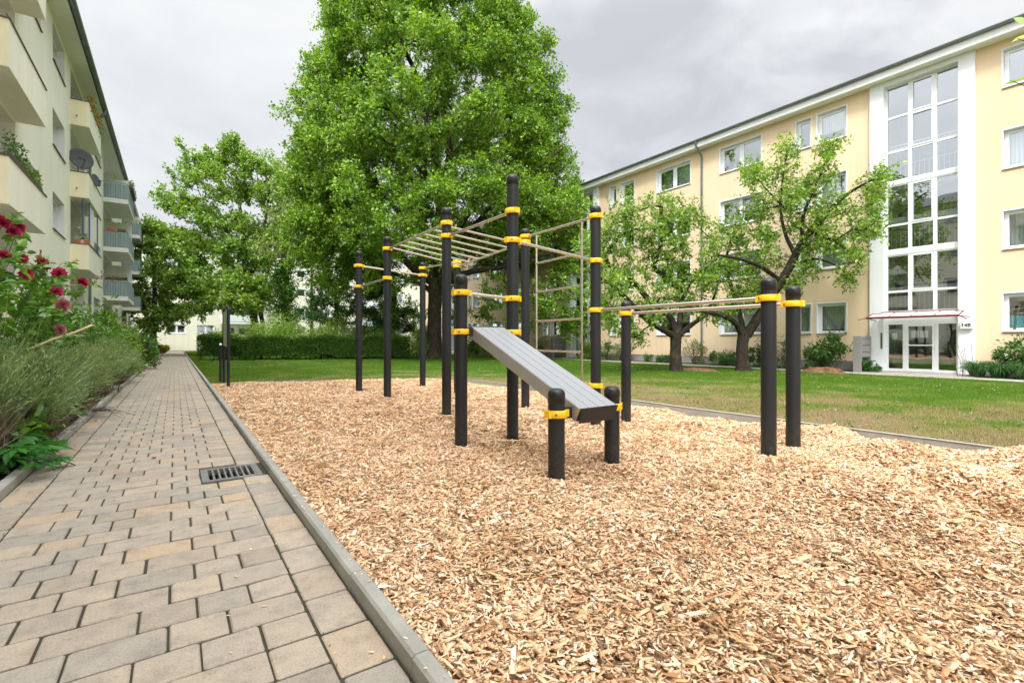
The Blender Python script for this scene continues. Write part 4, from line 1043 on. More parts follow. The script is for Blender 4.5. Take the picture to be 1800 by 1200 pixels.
# ------------------------------------------------------------------ calisthenics frame
POST = dict(A=(3.57, 11.49, 441), B=(3.57, 9.62, 416), D=(3.57, 6.98, 365), G=(3.57, 5.13, 307), C=(5.20, 11.50, 461), E=(5.20, 9.65, 458), I=(5.20, 7.07, 402),
            J=(5.09, 5.17, 362), F=(2.84, 5.17, 482), L=(2.81, 3.35, 682), M=(3.57, 3.40, 678), N=(5.10, 2.64, 488), K=(5.75, 5.18, 529), O=(5.75, 2.70, 502))
RP = .075
def zc(p, py): x, y, _ = POST[p]; return z_at(x, y, py)
def post(root, p):
    x, y, t = POST[p]; zt = zc(p, t); b = MB()
    r = RP * (1.0 if p not in 'AC' else 1.0)
    b.lathe((x, y, 0), [(r, -.4), (r, zt - .13)], 28)
    po = b.build('post', M['black_post'], root, recalc=False)
    c = MB(); q = r + .004
    c.lathe((x, y, zt), [(r * .98, -.135), (q, -.133), (q, -.045), (q - .008, -.026), (q - .022, -.010), (q - .045, -.002), (0.001, 0)], 28); c.build('post_cap', M['cap'], po, recalc=False)
def clamp(root, p, z, ang):
    """two-part yellow collar with a lug at bearing ang and a bolt head"""
    x, y, _ = POST[p]; b = MB(); h = .033; ri = RP + .001; ro = RP + .022
    b.lathe((x, y, z), [(ri, -h), (ro - .004, -h), (ro, -h + .005), (ro, h - .005), (ro - .004, h), (ri, h)], 32)
    for a in (ang, ang + PI):
        d = Vector((math.cos(a), math.sin(a), 0)); s = Vector((-d.y, d.x, 0)); o = Vector((x, y, z))
        r0, r1, w = RP + .006, RP + (.048 if a == ang else .038), .034
        vs = [o + d * rr + s * ss + Vector((0, 0, zz)) for zz in (-h, h) for rr, ss in ((r0, -w * 1.2), (r1, -w), (r1, w), (r0, w * 1.2))]
        b.add(vs, [(3, 2, 1, 0), (4, 5, 6, 7), (0, 1, 5, 4), (1, 2, 6, 5), (2, 3, 7, 6), (3, 0, 4, 7)])
    c = b.build('clamp', M['yellow'], root, recalc=False)
    for a in (ang + .85, ang + PI + .85):
        k = MB(); d = Vector((math.cos(a), math.sin(a), 0)); o = Vector((x, y, z))
        k.tube([o + d * (ro - .004), o + d * (ro + .004)], .012, 10); k.build('bolt', M['iron'], c, recalc=False)
    return c
def bar(root, name, a, b_, r=.020, trim=.10):
    a, b_ = Vector(a), Vector(b_); d = (b_ - a).normalized(); m = MB(); m.tube([a + d * trim, b_ - d * trim], r, 14); return m.build(name, M['steel'], root, recalc=False)
def pz(p, z): return (POST[p][0], POST[p][1], z)
gym = thing('calisthenics_frame', 'black post and steel bar calisthenics frame with yellow clamps on wood chips', 'exercise frame', (3.57, 5.13, 0))
for p in 'ABCDEFGIJLMN': post(gym, p)
def link_bar(p, pa, q, qa, name='pull_up_bar', r=.020, root=None):
    root = root or gym
    za, zb = zc(p, pa), zc(q, qa); a, b_ = Vector(pz(p, za)), Vector(pz(q, zb)); d = b_ - a; an = math.atan2(d.y, d.x)
    clamp(root, p, za, an); clamp(root, q, zb, an + PI); bar(root, name, a, b_, r)
    return a, b_
link_bar('A', 503.7, 'B', 489)
link_bar('A', 467.2, 'C', 483.8)
link_bar('C', 471.5, 'E', 460.5)
railL = link_bar('B', 437.7, 'D', 393, 'ladder_rail', .021)
railR = link_bar('E', 468.5, 'I', 425.6, 'ladder_rail', .021)
link_bar('D', 415.7, 'G', 372)
# ladder rungs and the high bar from D across to G's side
la, lb = railL; ra, rb = railR
for i in range(7):
    t = .07 + i * .146
    bar(gym, 'rung', la.lerp(lb, t), ra.lerp(rb, t), .0165, 0.0)
link_bar('G', 423, 'J', 458.6)
link_bar('F', 514.5, 'G', 525)
wt = link_bar('I', 416.4, 'J', 380.7, 'wall_bar_rail', .020)
# wall bars between I and J
iz = [zc('J', 380.7)]
def onIJ(px):
    th = math.atan((px - 900) / F_PX) + YAW; ax, ay = POST['I'][:2]; bx_, by_ = POST['J'][:2]
    # ray (sin th, cos th)*s meets I + t (J-I)
    dx, dy = bx_ - ax, by_ - ay; s, c = math.sin(th), math.cos(th)
    t = (ax * c - ay * s) / (dy * s - dx * c); return Vector((ax + dx * t, ay + dy * t, 0)), t
pl, tl = onIJ(943); pr, tr = onIJ(1022.7)
zlow = zc('J', 677)
for p, t, zb in ((pl, tl, None), (pr, tr, zlow)):
    ztop = wt[0].lerp(wt[1], t).z; bar(gym, 'wall_bar_upright', (p.x, p.y, zlow - .02), (p.x, p.y, ztop), .018, 0)
for py in (463.2, 513.6, 564.5, 616.0):
    z = z_at(pl.x, pl.y, py); bar(gym, 'wall_bar_rung', (pl.x, pl.y, z), (pr.x, pr.y, z), .0165, 0)
zJ = pz('J', zlow); clamp(gym, 'J', zlow, PI * .5); bar(gym, 'wall_bar_rail', (pl.x, pl.y, zlow), zJ, .018, 0.05)
link_bar('J', 545, 'N', 524, 'dip_bar', .022)
dip = thing('dip_rail', 'low steel dip rail between two short black posts, free of the tall frame', 'dip bar', (5.75, 3.9, 0))
for p in 'KO': post(dip, p)
link_bar('K', 551, 'O', 534, 'dip_bar', .022, dip)
# inclined bench between F-G (high) and L-M (low)
zh = zc('F', 583); zl = (zc('L', 724) + zc('M', 716)) / 2
for p, z, a in (('F', zh, 0), ('G', zh, PI), ('L', zl, 0), ('M', zl, PI)): clamp(gym, p, z, a)
bx0, bx1 = POST['F'][0] + .135, POST['G'][0] - .125
yt, yb = 5.17, 3.20; ztp = z_at(bx0, yt, 573); zbt = z_at(bx1, yb, 713); th = .135
sl = (zbt - ztp) / (yb - yt); ln = math.hypot(yb - yt, zbt - ztp)
nv = Vector((0, -(zbt - ztp), (yb - yt))).normalized(); nv = nv if nv.z > 0 else -nv
def bp(x, t, off): p = Vector((x, yt + (yb - yt) * t, ztp + (zbt - ztp) * t)) + nv * off; return p
bench = MB(); nb = 4; wv = (bx1 - bx0) / nb
def slab(mb, x0, x1, t0, t1, o0, o1):
    vs = [bp(x, t, o) for o in (o0, o1) for x, t in ((x0, t0), (x1, t0), (x1, t1), (x0, t1))]
    mb.add(vs, [(3, 2, 1, 0), (4, 5, 6, 7), (0, 1, 5, 4), (1, 2, 6, 5), (2, 3, 7, 6), (3, 0, 4, 7)])
for i in range(nb): slab(bench, bx0 + wv * i + .0025, bx0 + wv * (i + 1) - .0025, .012, .988, -.03, 0)
bo = bench.build('bench_board', M['bench'], gym, bevel=.003)
s = MB()
for x0, x1 in ((bx0 - .004, bx0 + .004), (bx1 - .004, bx1 + .004)):
    s.add([bp(x, t, o) for x in (x0, x1) for t, o in ((.006, -.004), (.994, -.004), (.985, -th), (.03, -th))], [(0, 1, 2, 3), (7, 6, 5, 4), (0, 4, 5, 1), (1, 5, 6, 2), (2, 6, 7, 3), (3, 7, 4, 0)])
slab(s, bx0 + .006, bx1 - .006, .03, .985, -th - .004, -th)
s.build('bench_tray', M['bench_edge'], gym, recalc=True)
s = MB(); slab(s, bx0 - .004, bx1 + .004, .000, .011, -th * .9, .003); s.build('bench_top_plate', M['bench_cap'], gym); s = MB()
e = [bp(bx0 - .004, .992, .003), bp(bx1 + .004, .992, .003), bp(bx1 - .02, 1.0, -th - .005), bp(bx0 + .02, 1.0, -th - .005)]
e2 = [q + Vector((0, -.012, 0)) for q in e]; s.add(e + e2, [(0, 1, 2, 3), (7, 6, 5, 4), (0, 4, 5, 1), (1, 5, 6, 2), (2, 6, 7, 3), (3, 7, 4, 0)])
s.build('bench_end_plate', M['bench_cap'], gym)
for y, z, xa, xb in ((yt - .03, zh, bx0, POST['F'][0] + .09), (yt - .03, zh, bx1, POST['G'][0] - .09), (POST['L'][1] , zl, bx0, POST['L'][0] + .09), (POST['M'][1], zl, bx1, POST['M'][0] - .09)):
    s = MB(); s.box(min(xa, xb) - .004, max(xa, xb) + .004, y - .03, y + .03, z - .05, z + .05); s.build('bench_bracket', M['bench_cap'], gym)

# ------------------------------------------------------------------ information board
ib = thing('information_board', 'dark framed notice board on two legs, seen almost edge on by the path', 'notice board', (1.13, 15.2, 0))
b = MB(); X = 1.13; y0, y1 = 14.5, 15.86; zt = 2.13
arc = [(X, y0, -.3), (X, y0, zt - .12)] + [(X, y0 + .12 - .12 * math.cos(a), zt - .12 + .12 * math.sin(a)) for a in np.linspace(.15, PI / 2, 6)] + \
      [(X, y1 - .12 + .12 * math.sin(a), zt - .12 + .12 * math.cos(a)) for a in np.linspace(0, PI / 2 - .15, 6)] + [(X, y1, zt - .12), (X, y1, -.3)]
b.tube(arc, .037, 12); b.build('frame', M['black_post'], ib, recalc=False)
b = MB(); b.box(X - .022, X + .022, y0 + .05, y1 - .05, 1.10, 2.04); b.build('panel', m_plain('olive_grey_sheet', (.30, .32, .22), .6, var=.08), ib)
pp = thing('bollard', 'slim black bollard with pale top behind the notice board', 'bollard', (1.12, 17.0, 0))
b = MB(); b.lathe((1.12, 17.0, 0), [(.036, -.2), (.036, 1.08), (.034, 1.1), (.001, 1.105)], 16); b.build('post', M['black_post'], pp, recalc=False)
b = MB(); b.lathe((1.12, 17.0, 1.107), [(.033, 0), (.033, .04), (.02, .055), (.001, .06)], 14); b.build('cap', M['paper'], pp, recalc=False)
b = MB(); z0 = chip_h(np.array([7.3]), np.array([1.98]))[0]
b.add([(7.33, 2.16, -.22), (7.44, 1.98, -.20), (7.46, 1.78, -.09), (7.47, 2.10, -.03), (7.42, 2.30, -.06)], [(0, 1, 2, 3, 4)]); b.add([(7.335, 2.16, -.222), (7.445, 1.98, -.202), (7.465, 1.78, -.092), (7.475, 2.10, -.032), (7.425, 2.30, -.062)], [(4, 3, 2, 1, 0)])
tag(b.build('fleece_scrap', M['paper'], recalc=False), 'white scrap of fleece showing in the hollow by the chip kerb', 'scrap')

# ------------------------------------------------------------------ trees
print('trees')
# great oak
DO = 33.
ob = at(764, 634, DO); ob.z = 0
def oak_center(px, py, dd): return at(px, py, DO + dd)
R_ = lambda a, b: RNG.uniform(a, b)
O = lambda px, py, dd, r: (*at(px, py, DO + dd), r)
ol = [limb([(ob.x, ob.y, -.1, .80), (ob.x, ob.y, .25, .60), (ob.x, ob.y, .9, .50), O(764, 540, 0, .47), O(766, 490, 0, .47), O(768, 440, .2, .42)]),
      limb([O(768, 450, .2, .40), O(775, 360, .6, .32), O(790, 280, .8, .26), O(780, 200, .6, .19), O(775, 110, .2, .12), O(760, 20, 0, .06)]),
      limb([O(766, 480, 0, .32), O(745, 400, -.6, .27), O(745, 310, -1., .22), O(750, 220, -1.4, .17), O(735, 140, -1.6, .12), O(700, 60, -1.8, .06)]),
      limb([O(764, 500, 0, .30), O(725, 470, -1., .25), O(670, 420, -2., .19), O(610, 380, -2.6, .13), O(550, 350, -3, .06)]),
      limb([O(768, 480, 0, .30), O(815, 420, -1., .24), O(880, 350, -2., .18), O(940, 300, -2.4, .11), O(990, 260, -2.6, .05)]),
      limb([O(766, 505, 0, .26), O(820, 480, -1.5, .19), O(880, 470, -3., .14), O(950, 450, -4., .09), O(1000, 440, -4.4, .04)]),
      limb([O(764, 470, .3, .28), O(720, 400, 2, .22), O(660, 320, 3.4, .15), O(600, 240, 4, .07)]),
      limb([O(768, 460, .3, .28), O(820, 380, 2, .22), O(890, 290, 3., .14), O(930, 200, 3.4, .07)]),
      limb([O(745, 310, -1., .16), O(700, 250, -2, .12), O(640, 235, -3, .07), O(590, 270, -3.4, .04)]),
      limb([O(790, 280, .8, .17), O(840, 220, 0, .12), O(880, 150, -.6, .07), O(900, 90, -1, .04)]),
      limb([O(764, 520, 0, .2), O(740, 500, 1.5, .17), O(660, 470, 3, .12), O(570, 450, 4, .05)]),
      limb([O(766, 490, 0, .24), O(770, 440, -2.4, .18), O(760, 390, -4.6, .12), O(750, 350, -6, .06)]),
      limb([O(766, 470, 0, .24), O(790, 400, 3, .18), O(800, 330, 5.6, .11), O(790, 260, 7, .05)])]
ZP = [(-75, 40), (-40, 92), (0, 140), (50, 182), (100, 212), (150, 232), (200, 243), (250, 248), (300, 260), (350, 268), (400, 272), (450, 266), (490, 245), (525, 205)]
lob = []; tries = 0
while len(lob) < 200 and tries < 120000:
    tries += 1
    py = R_(-70, 475); hw = np.interp(py, [z[0] for z in ZP], [z[1] for z in ZP]) * DO / F_PX * .95
    a = R_(0, 2 * PI); q = R_(.60, .92) if random.random() < .86 else R_(.2, .6)
    cx = np.interp(py, [-70, 0, 100, 200, 400, 520], [728, 738, 762, 764, 768, 766])
    if py > 450 and q < .6: continue
    dd = math.sin(a) * hw * q; p = at(cx, py, DO) + Vector((CA, -SA, 0)) * (math.cos(a) * hw * q) + Vector((SA, CA, 0)) * dd
    if all((p - o[0]).length > 1.30 for o in lob): lob.append((p, R_(1.0, 1.7)))
for py in range(-55, 480, 42):
    hw = np.interp(py, [z[0] for z in ZP], [z[1] for z in ZP]) * DO / F_PX
    cx = np.interp(py, [-70, 0, 100, 200, 400, 520], [728, 738, 762, 764, 768, 766])
    for sgn in (-1, 1):
        for q, dd in ((.84, R_(-1.5, 1.5)), (.62, R_(-5, -3)), (.62, R_(3, 5))):
            p = at(cx, py + R_(-10, 10), DO) + Vector((CA, -SA, 0)) * (sgn * hw * q) + Vector((SA, CA, 0)) * dd
            if all((p - o[0]).length > .8 for o in lob): lob.append((p, R_(.95, 1.5)))
oc = []
for p, r in lob:
    for k in range(11):
        d = rand_dirs(1, .1)[0] * r * R_(.2, 1) ** .4; d[2] *= .72; oc.append(np.array(p) + d)
for px, py, dd in ((915, 545, -2), (940, 555, -1), (1000, 545, -2), (1010, 560, -2), (1005, 580, -2), (870, 530, -3), (690, 530, 2), (730, 545, 3), (800, 535, 4), (845, 560, 4), (560, 500, -1), (600, 520, 0), (650, 500, -2), (700, 470, -3), (985, 500, -3), (1020, 470, -3), (960, 520, -4), (900, 505, -4)):
    for k in range(4): oc.append(np.array(at(px, py, DO + dd)) + RNG.normal(size=3) * .55)
make_tree('oak_tree', 'tall broad oak with dense bright green crown behind the exercise frame', (ob.x, ob.y, 0), ol, oc, M['oakleaf'], M['oakbark'], per=150, cs=.74, leaf=(.185, .115), twigs=6, tip=.011)

# two old fruit trees in front of the peach house
DC = 19.7
C_ = lambda px, py, dd, r: (*at(px, py, DC + dd), r)
c1 = at(1188, 653, DC); c1.z = 0
cl = [limb([(c1.x, c1.y, -.1, .36), (c1.x, c1.y, .12, .27), C_(1187, 625, 0, .225), C_(1188, 600, 0, .22), C_(1189, 587, 0, .25)], .2),
      limb([C_(1186, 592, 0, .16), C_(1172, 583, -.2, .125), C_(1155, 574, -.5, .115), C_(1130, 555, -.9, .10), C_(1099, 522, -1.2, .095), C_(1072, 499, -1.5, .07), C_(1036, 478, -1.8, .045)], .25),
      limb([C_(1188, 592, 0, .15), C_(1180, 560, .2, .125), C_(1142, 528, .3, .12), C_(1113, 495, .4, .11), C_(1086, 476, .4, .095), C_(1066, 460, .4, .085), C_(1070, 440, .4, .075), C_(1088, 418, .5, .065), C_(1112, 404, .6, .05), C_(1140, 402, .8, .035)], .25),
      limb([C_(1190, 590, 0, .15), C_(1197, 550, .6, .12), C_(1197, 512, .9, .115), C_(1180, 497, 1, .11), C_(1163, 482, 1, .105), C_(1150, 470, 1., .10), C_(1155, 451, 1., .095), C_(1161, 428, 1., .085), C_(1160, 395, 1.1, .085), C_(1163, 358, 1.2, .09)], .25),
      limb([C_(1163, 365, 1.2, .05), C_(1150, 362, .8, .035), C_(1110, 374, .2, .03), C_(1075, 380, -.4, .02)], .25),
      limb([C_(1190, 592, 0, .14), C_(1211, 574, .4, .105), C_(1236, 555, .8, .085), C_(1252, 530, 1.2, .06), C_(1262, 490, 1.6, .04), C_(1250, 450, 2, .025)], .25),
      limb([C_(1197, 520, .9, .08), C_(1225, 485, 1.4, .06), C_(1260, 455, 1.8, .035)], .25),
      limb([C_(1161, 420, 1., .05), C_(1190, 400, .6, .04), C_(1225, 385, .2, .025)], .25)]
def region(lst, D0, spread, per):
    out = []
    for px, py, r, dd in lst:
        for k in range(per):
            d = rand_dirs(1)[0] * r * R_(.1, 1) ** .5; out.append(np.array(at(px + d[0], py + d[1] * .85, D0 + dd + R_(-1, 1) * spread)))
    return out
r1 = region([(1065, 420, 38, 0), (1085, 385, 32, .3), (1120, 372, 30, .4), (1160, 372, 35, .8), (1195, 365, 28, .6), (1225, 385, 26, .4), (1095, 440, 36, .2), (1140, 440, 38, .7), (1190, 440, 42, 1), (1235, 430, 34, 1.2),
             (1050, 480, 30, -1), (1085, 500, 24, -1.2), (1120, 480, 36, 0), (1165, 490, 40, .8), (1210, 490, 38, 1.2), (1060, 530, 26, -1.4), (1135, 545, 22, -.5), (1215, 535, 26, 1), (1250, 470, 34, 1.4), (1175, 530, 26, .5), (1110, 590, 14, -.8), (1150, 405, 30, .5), (1255, 540, 24, .8), (1070, 560, 20, -1.2), (1030, 440, 22, -.8), (1160, 560, 24, .2), (1090, 460, 40, -.4), (1200, 440, 40, .8), (1240, 500, 34, 1), (1100, 410, 40, 0), (1180, 400, 40, .6)], DC, 1.4, 9)
make_tree('cherry_tree', 'gnarled old fruit tree with low dark limbs and one sawn-off upright', (c1.x, c1.y, 0), cl, r1, M['cherryleaf'], M['cherrybark'], per=58, cs=.48, jitter=.15, leaf=(.14, .075), twigs=5, tip=.0075, up=.15, sag=.05, group='old fruit trees before the peach house')
c2 = at(1306, 653, DC); c2.z = 0
cl = [limb([(c2.x, c2.y, -.1, .36), (c2.x, c2.y, .12, .29), C_(1304, 625, 0, .235), C_(1306, 600, 0, .22), C_(1308, 583, 0, .25)], .2),
      limb([C_(1305, 590, 0, .15), C_(1295, 570, -.2, .115), C_(1275, 556, -.5, .10), C_(1250, 549, -.8, .085), C_(1228, 545, -1, .05), C_(1205, 535, -1.2, .03)], .25),
      limb([C_(1308, 590, 0, .13), C_(1300, 550, .6, .10), C_(1288, 510, 1, .085), C_(1275, 470, 1.4, .065), C_(1285, 420, 1.6, .045), C_(1300, 370, 1.6, .03)], .25),
      limb([C_(1312, 590, 0, .20), C_(1340, 545, -.2, .17), C_(1364, 508, -.5, .165), C_(1385, 475, -.6, .16), C_(1400, 444, -.7, .14), C_(1420, 412, -.9, .11), C_(1448, 382, -1.1, .09), C_(1480, 348, -1.4, .065), C_(1518, 324, -1.7, .045), C_(1556, 303, -2, .025)], .25),
      limb([C_(1372, 495, -.5, .10), C_(1340, 470, -1, .08), C_(1300, 455, -1.6, .06), C_(1262, 448, -2, .035)], .25),
      limb([C_(1398, 448, -.7, .09), C_(1380, 410, -.2, .065), C_(1372, 360, .2, .05), C_(1378, 300, .4, .03), C_(1385, 255, .5, .018)], .25),
      limb([C_(1410, 425, -.8, .08), C_(1412, 380, -1.2, .06), C_(1432, 330, -1.4, .045), C_(1450, 285, -1.5, .03), C_(1455, 250, -1.5, .016)], .25),
      limb([C_(1425, 408, -.9, .06), C_(1455, 418, -1.5, .05), C_(1490, 440, -2, .03), C_(1515, 470, -2.3, .016)], .25),
      limb([C_(1390, 470, -.6, .06), C_(1430, 455, -.2, .045), C_(1475, 470, .2, .028), C_(1500, 500, .3, .016)], .25),
      limb([C_(1378, 365, .2, .04), C_(1345, 330, 0, .025), C_(1320, 300, -.2, .015)], .25)]
r2 = region([(1385, 262, 18, .4), (1378, 300, 26, .3), (1340, 320, 24, 0), (1325, 300, 16, 0), (1455, 262, 20, -1.4), (1448, 300, 26, -1.4), (1425, 330, 24, -1.2), (1390, 345, 30, .2), (1350, 365, 32, .4), (1310, 385, 34, .8), (1275, 410, 34, 1.2),
             (1310, 430, 38, .8), (1355, 415, 36, .2), (1400, 395, 32, -.5), (1440, 375, 28, -1), (1480, 365, 22, -1.4), (1530, 330, 22, -1.8), (1550, 310, 14, -2), (1505, 395, 28, -1.8), (1540, 400, 20, -2), (1460, 420, 28, -1.4), (1270, 460, 36, 0), (1315, 480, 34, .4),
             (1290, 510, 34, .8), (1340, 520, 24, .2), (1245, 490, 24, 0), (1345, 455, 34, -.6), (1505, 450, 22, -2), (1495, 490, 16, .2), (1430, 460, 26, -.4), (1530, 365, 20, -1.9), (1395, 500, 12, -.3), (1285, 545, 20, .6), (1300, 450, 44, .6), (1340, 400, 40, .2), (1320, 520, 34, .4), (1400, 350, 34, -.4), (1430, 420, 34, -.8)], DC, 1.3, 9)
make_tree('cherry_tree', 'old fruit tree forking low, one long limb reaching across to the white stair tower', (c2.x, c2.y, 0), cl, r2, M['cherryleaf'], M['cherrybark'], per=54, cs=.48, jitter=.15, leaf=(.14, .075), twigs=5, tip=.0075, up=.2, sag=.05, group='old fruit trees before the peach house')

def blob_tree(name, label, base, dist, blobs, trunk, leaf_m, per=100, n=9, cs=.9, leaf=(.24, .14), spread=2.5, bark='bark', group=None, **kw):
    """blobs (px, py, r px, depth offset) placed round a real depth; trunk limbs px rows"""
    cs_ = []
    for px, py, r, dd in blobs:
        for k in range(n):
            d = rand_dirs(1)[0] * R_(.15, 1) ** .45; q = r * .78 * dist / F_PX
            cs_.append(np.array(at(px, py, dist + dd)) + d * np.array((q, q, q * .8)) + np.array((SA, CA, 0)) * R_(-1, 1) * spread)
    L = [px_limb(t, dist) for t in trunk]
    return make_tree(name, label, base, L, cs_, leaf_m, M[bark], per=per, cs=cs, leaf=leaf, twigs=4, tip=.014, group=group, **kw)
GT = 'trees at the end of the courtyard'
D1 = 44.
tb_ = at(452, 640, D1); tb_.z = 0
blob_tree('maple_tree', 'broad spreading tree with leaning trunk and layered limbs behind the hedge', tuple(tb_), D1,
          [(380, 290, 30, 0), (430, 285, 34, 0), (470, 310, 34, 1), (345, 325, 34, 0), (395, 330, 38, -1), (440, 345, 40, 1), (485, 360, 30, 1), (315, 350, 20, 0), (335, 375, 30, 0), (375, 385, 38, -2), (425, 400, 40, 0), (470, 410, 34, 1), (330, 420, 26, 0), (365, 430, 32, -1), (410, 450, 36, -2),
           (455, 455, 34, 0), (340, 465, 26, -1), (380, 490, 34, -3), (425, 505, 32, -3), (465, 505, 28, -1), (345, 505, 20, -1), (400, 530, 18, -3), (350, 290, 20, 0), (410, 268, 18, 0), (440, 530, 18, -3), (500, 420, 26, 2), (505, 330, 20, 2)],
          [[(452, 617, 0, .42), (450, 585, 0, .34), (444, 545, 0, .30), (436, 500, 0, .27), (430, 450, 0, .22), (425, 390, 0, .16), (415, 320, 0, .08)], [(444, 545, 0, .2), (420, 510, -1, .15), (385, 490, -2, .09), (350, 480, -2, .05)], [(436, 500, 0, .2), (455, 440, 1, .15), (470, 370, 1, .10), (475, 310, 1, .05)], [(430, 455, 0, .16), (395, 400, -1, .12), (355, 350, -1, .06)],
           [(452, 615, .3, .25), (462, 575, .5, .2), (458, 540, .5, .18), (470, 480, .8, .12), (490, 420, 1, .06)]],
          M['mapleleaf'], per=130, n=12, cs=.95, leaf=(.27, .17), group=GT)
tb_ = at(500, 636, 41); tb_.z = 0
blob_tree('ivy_clad_tree', 'slim pale-leaved tree with ivy-wrapped trunk beside the broad tree', tuple(tb_), 41.,
          [(500, 300, 22, 1), (520, 320, 26, 0), (505, 350, 26, 1), (530, 370, 26, 1), (500, 400, 24, 0), (525, 430, 22, 1), (545, 340, 18, 1), (490, 440, 20, 0)],
          [[(502, 615, 0, .40), (502, 570, 0, .33), (498, 510, 0, .28), (500, 440, 0, .22), (505, 370, 0, .14), (512, 300, 0, .06)], [(498, 500, 0, .16), (520, 440, .5, .12), (530, 370, .5, .05)]],
          M['limeleaf'], per=90, n=8, cs=.85, leaf=(.22, .12), group=GT)
iv = [at(499 + R_(-16, 16), py, 40.7 + R_(-.4, .4)) for py in np.linspace(595, 460, 26) for _ in range(2)]
P = np.array(iv).repeat(130, 0) + RNG.normal(size=(len(iv) * 130, 3)) * .33
V, F = leaf_geo(P, rand_dirs(len(P), -.3), rand_dirs(len(P), .6), .17 * RNG.uniform(.6, 1.2, len(P)), .13)
tag(np_mesh('ivy', V, F, M['hedgeleaf']), 'dark ivy wrapped round the trunk beside the broad tree', 'ivy')
D3 = 40.
tb_ = at(268, 640, D3); tb_.z = 0
blob_tree('maple_tree', 'upright tree at the left house corner, its low boughs hanging over the path', tuple(tb_), D3,
          [(262, 405, 20, 0), (285, 410, 18, 0), (255, 440, 24, 0), (285, 440, 26, 0), (310, 445, 22, -1), (255, 480, 26, 0), (290, 480, 28, -1), (325, 475, 22, -1), (265, 520, 26, 0), (300, 520, 26, -1), (330, 515, 18, -1), (280, 550, 20, -1), (305, 555, 16, -1), (315, 500, 20, -1), (250, 540, 20, 0), (340, 545, 12, -2), (268, 575, 16, 0)],
          [[(268, 625, 0, .26), (270, 580, 0, .22), (272, 530, 0, .18), (270, 470, 0, .13), (268, 410, 0, .06)], [(272, 530, 0, .12), (295, 500, -.5, .08), (318, 480, -1, .04)]],
          M['mapleleaf'], per=110, n=9, cs=.75, leaf=(.24, .15), spread=1.4, group=GT)
D4 = 37.
for lab, px, blobs in (('dark evergreen tree with low dense crown behind the hedge, left of the oak', 590, [(575, 500, 26, 0), (600, 490, 28, 0), (560, 535, 26, 0), (590, 535, 30, -.5), (620, 520, 28, 0), (545, 555, 18, 0), (575, 565, 22, -.5), (610, 560, 24, -.5), (640, 545, 22, 0), (600, 455, 26, .5), (565, 465, 22, .5)]),
                       ('dark evergreen tree close against the left side of the oak trunk', 690, [(660, 555, 22, 0), (690, 540, 24, 0), (715, 555, 18, 0), (690, 572, 24, -.5), (665, 580, 16, -.5), (650, 520, 24, .6), (685, 505, 24, .6), (718, 578, 12, -.4), (640, 585, 12, 0)])):
    tb_ = at(px, 640, D4); tb_.z = 0
    blob_tree('evergreen_tree', lab, tuple(tb_), D4, blobs, [[(px, 627, 0, .18), (px + 1, 570, 0, .15), (px, 500, 0, .08)]], M['darkleaf'], per=150, n=9, cs=.6, leaf=(.15, .09), spread=1.5, group='dark evergreens behind the hedge')
tb_ = at(548, 640, 46); tb_.z = 0
blob_tree('slim_tree', 'slim straight tree trunk rising between ivy tree and evergreens', tuple(tb_), 46.,
          [(545, 420, 24, 0), (560, 390, 24, 0), (535, 460, 20, 0), (550, 360, 20, 0)], [[(548, 620, 0, .16), (548, 560, 0, .14), (548, 480, 0, .11), (548, 380, 0, .05)]], M['mapleleaf'], per=90, n=7, cs=.8, leaf=(.24, .14), group=GT)

